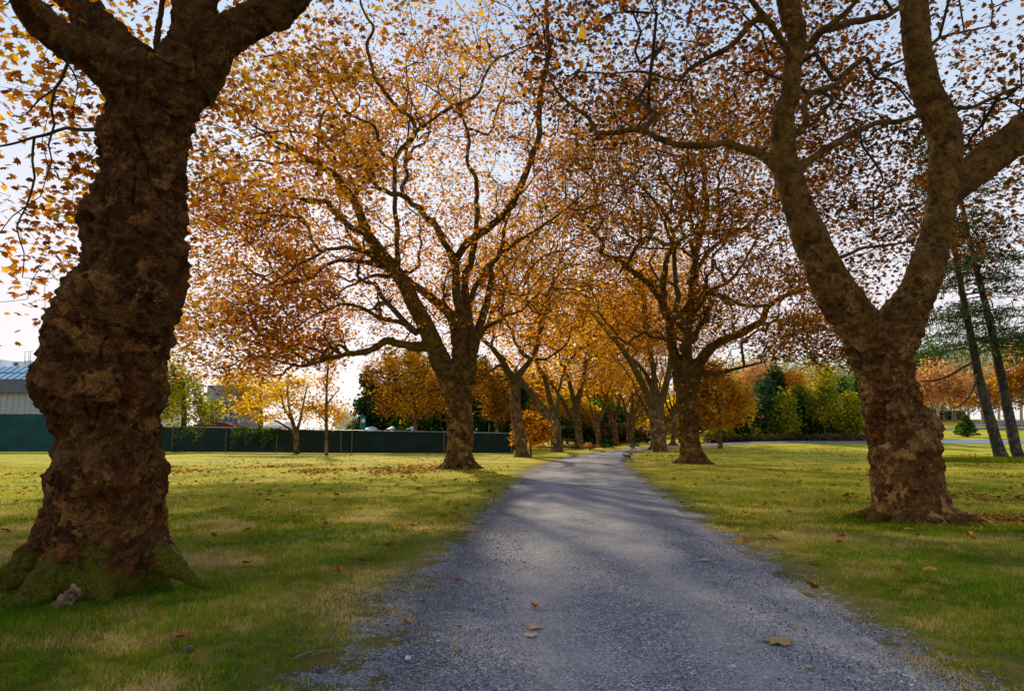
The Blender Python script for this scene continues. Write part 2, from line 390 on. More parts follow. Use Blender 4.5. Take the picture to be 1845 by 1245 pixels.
# ------------------------------------------------------------------ tree builder
def sample_lobes(lobes, n, hollow, keep, seed, front=1.0):
    rng = np.random.default_rng(seed); out = []
    w = np.array([l[2] for l in lobes], float); w /= w.sum(); tries = 0
    while len(out) < n and tries < n * 30:
        tries += 1
        c, r, _ = lobes[rng.choice(len(lobes), p=w)]
        d = rng.normal(size=3); d /= np.linalg.norm(d)
        q = hollow + (1 - hollow) * rng.random() ** 0.8
        k = 1 + 0.22 * noise.noise(Vector((d[0] * 2 + seed, d[1] * 2, d[2] * 2)))
        p = np.array(c) + d * np.array(r) * q * k
        if keep is not None and not keep(p): continue
        if front < 1 and d[1] < -0.1 and d[2] < 0.75 and rng.random() > front: continue
        if noise.noise(Vector((p[0] * .33 + seed * 3.1, p[1] * .33, p[2] * .45))) < -0.16 and rng.random() < 0.85: continue
        out.append(p)
    return np.array(out)

def remesh_tubes(tubes, voxel, smooth_it, disp, name):
    V, Fc = [], []
    for pts, rads in tubes:
        n = 20 if voxel < 0.05 else 12
        v, f = tube_arr(pts, rads, n); b = len(V); V += v; Fc += [tuple(i + b for i in q) for q in f]
    me = bpy.data.meshes.new(name + '_src'); me.from_pydata(V, [], Fc); me.update()
    o = bpy.data.objects.new(name + '_src', me); col.objects.link(o)
    m = o.modifiers.new('r', 'REMESH'); m.mode = 'VOXEL'; m.voxel_size = voxel; m.use_smooth_shade = True
    s = o.modifiers.new('s', 'SMOOTH'); s.factor = 0.5; s.iterations = smooth_it
    dg = bpy.context.evaluated_depsgraph_get(); dg.update()
    res = bpy.data.meshes.new_from_object(o.evaluated_get(dg)); res.name = name
    bpy.data.objects.remove(o); bpy.data.meshes.remove(me)
    nv = len(res.vertices); co = np.empty(nv * 3, np.float32); no = np.empty(nv * 3, np.float32)
    res.vertices.foreach_get('co', co); res.vertices.foreach_get('normal', no)
    co = co.reshape(-1, 3).astype(float); no = no.reshape(-1, 3)
    kn = sum(len(t[0]) for t in tubes); kd = KDTree(kn); kr = []; q = 0
    for pts, rads in tubes:
        for p, r in zip(pts, rads): kd.insert(Vector(p), q); kr.append(float(r)); q += 1
    kd.balance()
    d = np.array([disp(p) * min(1.0, kr[kd.find(p)[1]] / 0.5 + 0.05) for p in co.tolist()])
    co = co + no * d[:, None]
    res.vertices.foreach_set('co', co.astype(np.float32).ravel()); res.update()
    return res

def knob_disp(a1, f1, a2, f2, a3, f3, height=8.0, slim=0.4, burls=()):
    """burl-and-plate relief that fades up the tree"""
    def fn(p):
        x, y, z = p
        k = 1.0 if z < height else max(slim, 1 - (z - height) / 3.0)
        n1 = noise.noise(Vector((x * f1 + 5, y * f1, z * f1 * 0.9)))
        n2 = noise.noise(Vector((x * f2, y * f2 + 9, z * f2 * 1.25)))
        v = a1 * n1 + a2 * (0.40 - abs(n2) * 2.0)
        if a3:
            n3 = noise.noise(Vector((x * f3, y * f3, z * f3 * 0.9)))
            n4 = noise.noise(Vector((x * f3 * 2.3, y * f3 * 2.3, z * f3 * 1.8)))
            v += a3 * (0.40 - abs(n3) * 2.2) + a3 * 0.5 * n4
            w1 = noise.noise(Vector((x * 1.9 + 3, y * 1.9, z * 4.2 + 3 * n1))); w2 = noise.noise(Vector((x * 5.5, y * 5.5 + 7, z * 1.6)))
            v -= a3 * 1.3 * max(0.0, 1 - abs(w1) / 0.09) * (1 if n2 > -0.1 else 0.25) + a3 * 1.5 * max(0.0, 1 - abs(w2) / 0.09) * (1 if n1 < 0.1 else 0.3)
            w3 = noise.noise(Vector((x * 19, y * 19, z * 15))); v += a3 * 0.28 * w3
        v *= k
        for (bx, by, bz, br, bh) in burls:
            q = ((x - bx) ** 2 + (y - by) ** 2 + (z - bz) ** 2) / (br * br)
            if q < 1: v += bh * (1 - q) ** 1.5
        return v
    return fn

def build_tree(name, label, base, depth, limbs, lobes, natt, nleaf, leaf_size, kind, bark, leafm, seed,
               voxel=0.05, disp=None, keep=None, hollow=0.45, spread=0.4, roots=(), group='old plane trees lining the gravel path',
               twig_r=0.008, up=0.5, twigm=None, rndbias=0.0, cat='tree', steps=0.55, alpha=0.35, smooth_it=4, front=1.0):
    """limbs: list of (d0, d1, [(px,py,w)...]) traced at depth+d0 .. depth+d1, or ('w', [(x,y,z,r)...]) in world metres"""
    root = empty(name, base); tag(root, label, cat, group)
    tubes = []; P0 = []; R0 = []; thin = []
    for L in limbs:
        if L[0] == 'w': C = np.array(L[1], float)
        else:
            d0, d1, pts = L; pl = np.array([(a, b) for a, b, _ in pts], float)
            s = np.concatenate([[0], np.cumsum(np.linalg.norm(np.diff(pl, axis=0), axis=1))]); s = s / s[-1]
            C = []
            for (a, b, w), f in zip(pts, s):
                Y = depth + d0 + (d1 - d0) * f
                C.append([*at(a, b, Y), 0.5 * w * mpp(a, b, Y) * math.cos(math.atan((a - CX) / F))])
            C = np.array(C)
        Q = catmull(C, max(voxel * 3, 0.12))
        # wiggle the thin parts a little
        for i in range(1, len(Q)):
            if Q[i, 3] < 0.22:
                v = Q[i, :3]; a = min(0.09, Q[i, 3] * 0.6)
                Q[i, :3] += 1.6 * a * np.array(noise.noise_vector(Vector((v[0] * 1.7 + seed, v[1] * 1.7, v[2] * 1.7))))
        P0.append(Q[:, :3]); R0.append(Q[:, 3])
        if Q[:, 3].max() < voxel * 1.7: thin.append(Q); continue
        cut = Q[:, 3] >= voxel * 0.9
        k = len(Q) if cut.all() else max(3, int(np.argmin(cut)))
        if k < len(Q) - 1: thin.append(Q[k - 2:])
        tubes.append((Q[:k, :3], Q[:k, 3]))
    for rt in roots:
        Q = catmull(np.array(rt, float), 0.08); tubes.append((Q[:, :3], Q[:, 3]))
    me = remesh_tubes(tubes, voxel, smooth_it, disp or knob_disp(0.05, 1.2, 0.03, 3.0, 0, 0), 'trunk')
    link_mesh('trunk', me, bark, root, True)
    # grow branches to the attractors
    P0 = np.vstack(P0); R0 = np.concatenate(R0)
    ok = P0[:, 2] > base[2] + 2.5
    P0 = P0[ok]; R0 = R0[ok]
    att = sample_lobes(lobes, natt, hollow, keep, seed, front)
    rng = np.random.default_rng(seed + 1)
    cap = len(P0) + len(att) * 30
    P = np.zeros((cap, 3)); Ln = np.zeros(cap); par = np.full(cap, -1); cnt = np.zeros(cap); Rd = np.zeros(cap)
    n = len(P0); P[:n] = P0; Rd[:n] = R0; bs = np.array(base, float)
    Ln[:n] = np.linalg.norm(P0 - bs, axis=1)
    dmin = np.array([np.min(np.sum((P0 - a) ** 2, axis=1)) for a in att]); order = np.argsort(dmin)
    chains = []
    for ai in order:
        a = att[ai]; dd = np.linalg.norm(P[:n] - a, axis=1)
        j = int(np.argmin(dd + alpha * Ln[:n])); D = dd[j]
        if D < 0.15: cnt[j] += 1; continue
        m = max(1, int(round(D / steps))); s = P[j]
        bow = rng.normal(size=3) * 0.16 * D; bow[2] += 0.12 * D * (1 if a[2] < s[2] + D * 0.8 else 0)
        prev = j; ids = [j]
        for k in range(1, m + 1):
            if n >= cap: break
            t = k / m; q = s + (a - s) * t + bow * math.sin(math.pi * t) + (rng.normal(size=3) * 0.11 * min(1, D / 2) if k < m else 0)
            P[n] = q; par[n] = prev; Ln[n] = Ln[prev] + D / m; prev = n; ids.append(n); n += 1
        cnt[prev] += 1; chains.append(ids)
    for i in range(n - 1, len(P0) - 1, -1):
        cnt[par[i]] += cnt[i]
        Rd[i] = twig_r * max(1, cnt[i]) ** 0.62
    for i in range(len(P0), n):
        Rd[i] = min(Rd[i], Rd[par[i]] * 0.92)
    Rd[len(P0):n] = np.maximum(Rd[len(P0):n], twig_r * 0.8)
    V = []; Fc = []
    for Q in thin:
        v, f = tube_arr(Q[:, :3], np.maximum(Q[:, 3], twig_r), 7, False); b = len(V); V += v; Fc += [tuple(i + b for i in q) for q in f]
    for ids in chains:
        rr = Rd[ids].copy(); rr[0] = rr[1]
        big = rr[1] > 0.03
        pts = P[ids]
        v, f = tube_arr(pts, rr, 6 if big else 3, False); b = len(V); V += v; Fc += [tuple(i + b for i in q) for q in f]
    bm = bpy.data.meshes.new('branches'); bm.from_pydata(V, [], Fc); bm.update()
    link_mesh('branches', bm, twigm or TWIG, root, True)
    # leaves around the attractors
    k = nleaf
    base_p = np.repeat(att, k, axis=0)
    off = rng.normal(size=base_p.shape) * spread * np.array([1, 1, 0.7])
    LP = base_p + off
    if keep is not None:
        LP = LP[np.array([keep(p) for p in LP])]
    rnd = np.array([noise.noise(Vector((p[0] * .3, p[1] * .3, p[2] * .3 + seed))) for p in LP])
    rnd = np.clip(0.45 + rndbias + rnd * 0.55 + rng.normal(size=len(LP)) * 0.27, 0, 1)
    size = leaf_size * rng.uniform(0.65, 1.3, len(LP))
    link_mesh('crown', leaves_mesh('crown', LP, size, kind, rnd, up), leafm, root)
    return root

def ring_roots(base, r, n, out, seed, z0=0.45, rr=0.16):
    rng = random.Random(seed); res = []
    for i in range(n):
        a = 2 * math.pi * i / n + rng.uniform(-.3, .3); o = out * rng.uniform(.7, 1.3)
        c, s = math.cos(a), math.sin(a)
        res.append([(base[0] + c * r * .45, base[1] + s * r * .45, z0 + base[2], rr * 1.3), (base[0] + c * r * .9, base[1] + s * r * .9, z0 * .38 + base[2], rr * 1.1),
                    (base[0] + c * (r + o * .5), base[1] + s * (r + o * .5), 0.03 + base[2], rr * .7), (base[0] + c * (r + o), base[1] + s * (r + o), -0.08 + base[2], rr * .4)])
    return res

# ------------------------------------------------------------------ camera, light, sky
cam = bpy.data.cameras.new('camera'); co = bpy.data.objects.new('camera', cam); col.objects.link(co)
co.location = (0, 0, CAMH); co.rotation_euler = (math.pi / 2 + PITCH, 0, 0)
cam.sensor_width = 36; cam.lens = 36 * F / 1845; cam.clip_end = 3000; cam.clip_start = 0.05
SC.camera = co
SC.view_settings.view_transform = 'Standard'; SC.view_settings.look = 'None'
SC.view_settings.exposure = 0; SC.view_settings.gamma = 1
SC.cycles.max_bounces = 6; SC.cycles.diffuse_bounces = 3; SC.cycles.transmission_bounces = 4
SC.cycles.use_denoising = True

SUN_AZ, SUN_EL = math.radians(-17), math.radians(28)       # azimuth from +Y, minus = left
sd = Vector((math.sin(SUN_AZ) * math.cos(SUN_EL), math.cos(SUN_AZ) * math.cos(SUN_EL), math.sin(SUN_EL)))
sun = bpy.data.lights.new('sun', 'SUN'); so = bpy.data.objects.new('sun', sun); col.objects.link(so)
sun.energy = 5.0; sun.angle = math.radians(1.0); sun.color = (1.0, 0.84, 0.58)
so.rotation_euler = (-sd).to_track_quat('-Z', 'Y').to_euler(); so.location = (-20, 60, 40)

w = bpy.data.worlds.new('World'); SC.world = w; w.use_nodes = True
nt = w.node_tree; nt.nodes.clear()
wo = N(nt, 'ShaderNodeOutputWorld'); bg = N(nt, 'ShaderNodeBackground'); bg.inputs['Strength'].default_value = 0.1
sky = N(nt, 'ShaderNodeTexSky'); sky.sky_type = 'NISHITA'; sky.sun_disc = False
sky.sun_elevation = SUN_EL; sky.sun_rotation = SUN_AZ; sky.air_density = 1.0; sky.dust_density = 1.5; sky.ozone_density = 2.0
tc = N(nt, 'ShaderNodeTexCoord'); sp = N(nt, 'ShaderNodeSeparateXYZ'); nt.links.new(tc.outputs['Generated'], sp.inputs[0])
hz = ramp(nt, [(0.0, (0.90, 0.85, 0.87)), (0.22, (0.88, 0.84, 0.88)), (0.40, (0.66, 0.74, 0.87)), (0.60, (0.40, 0.56, 0.80)), (1.0, (0.30, 0.42, 0.68))])
nt.links.new(sp.outputs['Z'], hz.inputs[0])
sc10 = N(nt, 'ShaderNodeVectorMath', operation='SCALE'); sc10.inputs['Scale'].default_value = 11.0
nt.links.new(hz.outputs[0], sc10.inputs[0])
nt.links.new(mixc(nt, 0.92, sky.outputs[0], sc10.outputs[0]), bg.inputs['Color'])
nt.links.new(bg.outputs[0], wo.inputs[0])

# ------------------------------------------------------------------ path edges
PL = [(712, 1222), (748, 1120), (784, 1056), (815, 1018), (848, 980), (880, 940), (916, 893), (945, 862), (976, 840), (1030, 824), (1085, 814.5), (1130, 808.5), (1200, 803.5), (1290, 800.5)]
PR = [(1675, 1222), (1598, 1169), (1512, 1114), (1425, 1059), (1370, 1023), (1302, 975), (1224, 922), (1174, 885), (1136, 853), (1117, 832), (1128, 819), (1160, 811.5), (1225, 806), (1310, 802.5)]
gl = [ground(*p) for p in PL]; gr = [ground(*p) for p in PR]
gl = [np.array([gl[0][0] - 0.25, -12.0, 0]), np.array([gl[0][0] - 0.1, 0.0, 0])] + gl
gr = [np.array([gr[0][0] - 0.25, -12.0, 0]), np.array([gr[0][0] - 0.1, 0.0, 0])] + gr
def resample(pts, n):
    Q = catmull(np.array(pts), 0.25); s = np.concatenate([[0], np.cumsum(np.linalg.norm(np.diff(Q, axis=0), axis=1))])
    # sample by shared control index rather than length: keep it simple with normalised length
    t = np.linspace(0, 1, n) ** 1.5 * s[-1]
    return np.stack([np.interp(t, s, Q[:, i]) for i in range(3)], axis=1)
EL, ER = resample(gl, 320), resample(gr, 320)
NA = 16
pv = []; pa = []
for a, b in zip(EL, ER):
    for k in range(NA + 1):
        t = k / NA; p = a * (1 - t) + b * t
        pv.append((p[0], p[1], gz(p[0], p[1]) + 0.006 + 0.02 * math.sin(math.pi * t))); pa.append(t)
pf = []
for i in range(len(EL) - 1):
    for k in range(NA):
        q = i * (NA + 1) + k; pf.append((q, q + 1, q + NA + 2, q + NA + 1))
poly = np.vstack([EL, ER[::-1]])[:, :2]
def path_sd(xy):
    """signed distance to the path outline, negative inside"""
    xy = np.asarray(xy, float); a = poly; b = np.roll(poly, -1, axis=0); best = np.full(len(xy), 1e9); ins = np.zeros(len(xy), bool)
    for p, q in zip(a, b):
        d = q - p; L2 = d.dot(d) + 1e-12; t = np.clip(((xy - p) @ d) / L2, 0, 1)
        best = np.minimum(best, np.sum((xy - p - t[:, None] * d) ** 2, axis=1))
        c = ((p[1] > xy[:, 1]) != (q[1] > xy[:, 1]))
        with np.errstate(divide='ignore', invalid='ignore'):
            xi = (q[0] - p[0]) * (xy[:, 1] - p[1]) / (q[1] - p[1] + 1e-12) + p[0]
        ins ^= c & (xy[:, 0] < xi)
    d = np.sqrt(best); d[ins] *= -1; return d
me = np_mesh('path', np.array(pv), np.array(pf).ravel(), [4] * len(pf), {'across': pa})
tag(link_mesh('path', me, path_mat(), None, True), 'grey blue gravel path curving away between the plane trees', None, None, 'structure')

# ground sheet
def axis(lo, hi, n, k):
    u = np.linspace(-1, 1, n); v = np.sinh(u * k) / math.sinh(k); return np.where(v < 0, -v * lo, v * hi)
gx = axis(-900, 900, 330, 6.2); gy = 6 + axis(-120, 1500, 330, 6.4)
X, Y = np.meshgrid(gx, gy); XY = np.stack([X.ravel(), Y.ravel()], axis=1)
edge = np.full(len(XY), 50.0); near = (np.abs(XY[:, 0]) < 60) & (XY[:, 1] > -15) & (XY[:, 1] < 170)
edge[near] = path_sd(XY[near])
def soft(x, y, e):
    """the left margin near the viewer crumbles away over a wider strip"""
    k = np.where((x < 0) & (e > 0), np.clip((12 - y) / 6, 0, 1), 0); return e * (1 - .36 * k)
edge = soft(XY[:, 0], XY[:, 1], edge)
TREEB = []
def gheight(x, y, e):
    z = gz(x, y)
    if e > 0 and -20 < x < 30 and y < 60: z += min(1, e / 2) * 0.035 * noise.noise(Vector((x * .5, y * .5, 0))) + min(1, e) * 0.02
    return z
Z = [gheight(x, y, e) for (x, y), e in zip(XY, edge)]
# keep the sheet just below the path surface
Z = np.array(Z); Z[edge < 0.02] -= 0.02
nx, ny = len(gx), len(gy); idx = np.arange(nx * ny).reshape(ny, nx)
ff = np.stack([idx[:-1, :-1], idx[:-1, 1:], idx[1:, 1:], idx[1:, :-1]], axis=-1).reshape(-1, 4)
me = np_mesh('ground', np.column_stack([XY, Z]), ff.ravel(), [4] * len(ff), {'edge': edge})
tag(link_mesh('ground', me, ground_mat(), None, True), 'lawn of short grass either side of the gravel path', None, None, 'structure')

# ------------------------------------------------------------------ the plane trees
def far_from_cam(p, r=5.5): return (p[0] ** 2 + p[1] ** 2 + (p[2] - CAMH) ** 2) > r * r
bA = ground(188, 1062); dA = bA[1]
def A(px, py, Y=None): return at(px, py, Y or dA)
LA = [
 (0, 0, [(190, 1120, 235), (190, 1050, 235), (192, 1000, 232), (192, 950, 226), (196, 900, 222), (194, 850, 228), (190, 810, 212), (192, 770, 212), (190, 735, 226), (184, 700, 244), (180, 660, 240), (186, 620, 238), (200, 580, 244), (216, 540, 234), (232, 500, 212), (238, 450, 196), (240, 400, 192), (252, 350, 184), (260, 300, 176), (266, 250, 168), (280, 200, 168), (290, 165, 176), (300, 135, 180)]),
 (-0.1, -2.2, [(285, 190, 110), (225, 150, 88), (160, 100, 74), (95, 45, 66), (30, -10, 60), (-60, -80, 54), (-200, -180, 46)]),
 (0.2, 2.2, [(280, 150, 110), (225, 95, 84), (170, 45, 72), (120, -10, 64), (60, -90, 56), (0, -200, 48), (-60, -330, 36)]),
 (0, 0.8, [(315, 160, 130), (338, 110, 108), (350, 60, 90), (352, 10, 84), (350, -80, 76), (340, -200, 66), (350, -340, 50), (330, -500, 34)]),
 (0.0, 1.6, [(330, 160, 120), (380, 95, 92), (435, 52, 76), (505, 12, 62), (580, -40, 54), (680, -120, 46), (820, -220, 38), (940, -340, 28)]),
 (0.5, 1.0, [(282, 110, 18), (284, 60, 15), (292, 10, 12), (300, -60, 9)]),
 (0.1, 0.8, [(205, 232, 12), (150, 236, 8), (118, 232, 7), (88, 242, 7), (60, 247, 6), (10, 262, 5), (-50, 270, 3)]),
 (0.5, 0.9, [(62, 247, 6), (58, 290, 5), (62, 320, 5), (48, 372, 4), (30, 410, 3), (44, 455, 2.5), (40, 500, 2)]),
 (0.8, 0.9, [(47, 372, 3), (22, 390, 2.5), (0, 420, 2)]),
 (-1.1, -0.3, [(112, 70, 11), (122, 110, 8), (108, 145, 7), (98, 160, 7), (92, 195, 6), (98, 225, 5), (88, 262, 4), (94, 290, 3), (80, 330, 2)]),
 (-.7, -.2, [(100, 160, 5), (72, 178, 4), (48, 206, 3), (30, 212, 2)]),
 (-.7, -.2, [(120, 112, 4), (140, 150, 3), (132, 190, 2)]),
]
bur = lambda px, py, Y, r, h: (*at(px, py, Y), r, h)
disA = knob_disp(0.10, 1.6, 0.085, 3.2, 0.042, 7.0, 7.5, 0.4, [
    bur(150, 845, dA - 0.62, 0.42, 0.16), bur(255, 850, dA - 0.62, 0.22, 0.10), bur(285, 740, dA - 0.5, 0.30, 0.12), bur(105, 690, dA - 0.35, 0.40, 0.02),
    bur(180, 690, dA - 0.7, 0.38, 0.12), bur(290, 600, dA - 0.5, 0.35, 0.10), bur(290, 930, dA - 0.45, 0.30, 0.12), bur(130, 590, dA - 0.4, 0.35, 0.10), bur(230, 460, dA - 0.55, 0.3, 0.08), bur(220, 330, dA - 0.5, 0.3, 0.08)])
LA[0] = (0, 0, [(x + 3, y, w * (0.95 if y < 720 else 1.0)) for x, y, w in LA[0][2]])
def keepA(p):
    if not far_from_cam(p, 5.0): return False
    if p[2] < 2.9: return False
    if p[1] < 8.4 and p[2] < 8 and p[0] > -4.75: return False
    return True
lobA = [((-5, 8.5, 13.5), (9.5, 9, 7.5), 5), (tuple(at(95, 330, 10)), (2.0, 1.8, 2.7), .62), (tuple(at(70, 90, 9.5)), (2.0, 2.0, 1.6), 0.22), (tuple(at(470, 260, 15)), (3.2, 3.0, 2.8), 1.1), (tuple(at(400, 560, 17)), (1.6, 2.5, 2.6), 0.3)]
rA = [[(*at(150, 990, dA - .35), .22), (*at(95, 1040, dA - .55), .20), (*at(45, 1085, dA - .75), .12), (*at(0, 1110, dA - .8), .05)],
      [(*at(280, 990, dA - .3), .20), (*at(318, 1025, dA - .35), .13), (*at(345, 1045, dA - .35), .07), (*at(375, 1060, dA - .35), .02)],
      [(*at(120, 940, dA - .1), .26), (*at(70, 1000, dA - .2), .22), (*at(10, 1050, dA - .2), .14), (*at(-30, 1080, dA), .05)]]
build_tree('plane_tree', 'massive gnarled dark trunk with green moss on its base filling the left side, nearest tree', bA, dA, LA, lobA,
           1500, 15, 0.125, 'lobed', BARK_A, LEAF_A, 3, voxel=0.022, disp=disA, keep=keepA, spread=0.30,
           roots=ring_roots(bA, 0.62, 6, 0.32, 4, 0.36, 0.11) + rA, twig_r=0.0045, up=0.6, twigm=TWIG_N, smooth_it=3, hollow=0.3)

bB = ground(1645, 938); dB = bB[1]
LB = [
 (0, 0, [(1645, 975, 150), (1645, 935, 150), (1640, 905, 146), (1634, 870, 138), (1630, 835, 134), (1628, 805, 138), (1624, 775, 132), (1614, 745, 112), (1602, 700, 112), (1592, 660, 114), (1586, 625, 124), (1582, 598, 138)]),
 (0, -0.2, [(1580, 640, 100), (1548, 590, 92), (1514, 540, 78), (1488, 490, 72), (1460, 430, 66), (1437, 370, 58), (1420, 310, 50), (1412, 265, 46), (1412, 210, 42), (1422, 150, 36), (1430, 95, 34), (1428, 45, 40), (1420, 0, 42), (1410, -80, 34), (1420, -200, 26), (1400, -330, 18)]),
 (0, 0.5, [(1585, 640, 100), (1618, 590, 100), (1645, 545, 80), (1668, 490, 68), (1685, 430, 62), (1696, 370, 58), (1702, 310, 62), (1704, 260, 66), (1690, 205, 64), (1670, 165, 60), (1657, 115, 56), (1650, 60, 55), (1646, 0, 54), (1640, -90, 44), (1655, -210, 34), (1640, -350, 22)]),
 (0.3, -0.6, [(1700, 360, 60), (1735, 325, 68), (1780, 288, 74), (1825, 252, 76), (1880, 205, 70), (1960, 130, 60), (2080, 30, 48), (2200, -120, 34)]),
 (-0.2, 1.6, [(1430, 90, 26), (1452, 82, 18), (1480, 60, 17), (1520, 44, 15), (1564, 36, 14), (1600, 26, 12), (1640, 0, 10)]),
 (-0.2, -1.0, [(1470, 66, 14), (1496, 46, 13), (1526, 20, 11), (1560, -20, 9)]),
 (-0.1, -1.0, [(1428, 110, 20), (1410, 78, 15), (1392, 50, 13), (1370, 22, 12), (1340, -20, 10), (1290, -80, 7)]),
 (-0.5, 1.5, [(1392, 44, 14), (1366, 38, 13), (1344, 56, 12), (1321, 79, 11), (1292, 98, 10), (1258, 115, 9), (1236, 130, 8), (1226, 144, 7), (1200, 139, 6), (1165, 131, 6), (1130, 130, 5), (1101, 133, 4), (1067, 131, 4), (1038, 132, 3), (1015, 147, 3)]),
 (-0.1, 1.5, [(1422, 310, 36), (1392, 290, 22), (1356, 272, 17), (1327, 263, 15), (1304, 258, 14), (1269, 262, 13), (1234, 263, 13), (1206, 257, 12), (1182, 248, 12), (1159, 238, 11), (1136, 235, 11), (1107, 240, 10), (1075, 237, 9), (1064, 217, 8), (1038, 196, 7), (1009, 173, 6), (992, 144, 5), (985, 110, 4)]),
 (0, 2.2, [(1425, 305, 26), (1450, 291, 18), (1479, 270, 15), (1512, 254, 14), (1545, 237, 13), (1578, 224, 12), (1617, 219, 11), (1653, 208, 10), (1716, 198, 10), (1759, 191, 9), (1792, 175, 9), (1825, 163, 8), (1880, 140, 6)]),
 (0, 1.6, [(1420, 250, 20), (1440, 238, 15), (1452, 214, 14), (1452, 188, 13), (1472, 165, 13), (1505, 152, 12), (1525, 132, 12), (1541, 115, 11), (1562, 107, 10), (1568, 130, 9), (1578, 142, 8), (1597, 142, 7), (1617, 158, 6), (1643, 188, 5), (1660, 200, 4)]),
 (1.2, 1.8, [(1578, 140, 6), (1586, 125, 5), (1617, 112, 5), (1650, 100, 5)]),
 (0.4, 0.6, [(1476, 164, 8), (1500, 178, 6), (1480, 205, 5), (1458, 228, 5)]),
 (0.5, 2.5, [(1668, 88, 12), (1690, 72, 8), (1715, 63, 7), (1749, 56, 6), (1790, 46, 4)]),
 (1.3, 1.8, [(1548, 236, 6), (1553, 262, 5), (1576, 292, 5), (1591, 326, 4), (1575, 348, 4), (1573, 405, 3)]),
 (0, 1.2, [(1490, 478, 14), (1515, 463, 9), (1550, 449, 8), (1597, 442, 6), (1650, 432, 5)]),
]
disB = knob_disp(0.095, 1.8, 0.080, 3.4, 0.038, 7.5, 4.2, 0.3, [
    bur(1600, 850, dB - .6, .30, .14), bur(1665, 815, dB - .55, .35, .16), bur(1600, 800, dB - .6, .3, .10), bur(1560, 660, dB - .4, .3, .08), bur(1620, 750, dB - .5, .3, .08), bur(1680, 770, dB - .3, .35, .10), bur(1640, 910, dB - .7, .25, .08)])
def keepB(p):
    if not far_from_cam(p, 6): return False
    if p[2] < 3.6: return False
    if p[1] < 14.8 and p[2] < 9.5 and p[0] > 4.0: return False
    return True
lobB = [((8.5, 15, 14.5), (10, 9.5, 8), 5), (tuple(at(1560, 330, 19)), (4.2, 2.6, 3.8), 1.6), (tuple(at(1160, 110, 17)), (4.5, 3.5, 2.6), 1.2), (tuple(at(1780, 330, 18)), (2.6, 2.5, 3.5), 0.9), (tuple(at(1480, 110, 18)), (3, 2.5, 2.4), 0.8)]
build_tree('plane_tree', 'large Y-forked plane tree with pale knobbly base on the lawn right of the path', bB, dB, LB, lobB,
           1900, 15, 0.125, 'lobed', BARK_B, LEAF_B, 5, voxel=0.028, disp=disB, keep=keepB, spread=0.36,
           roots=ring_roots(bB, 0.78, 12, 0.55, 8, 0.40, 0.12), twig_r=0.0048, up=0.6, twigm=TWIG_N, smooth_it=3, hollow=0.3)

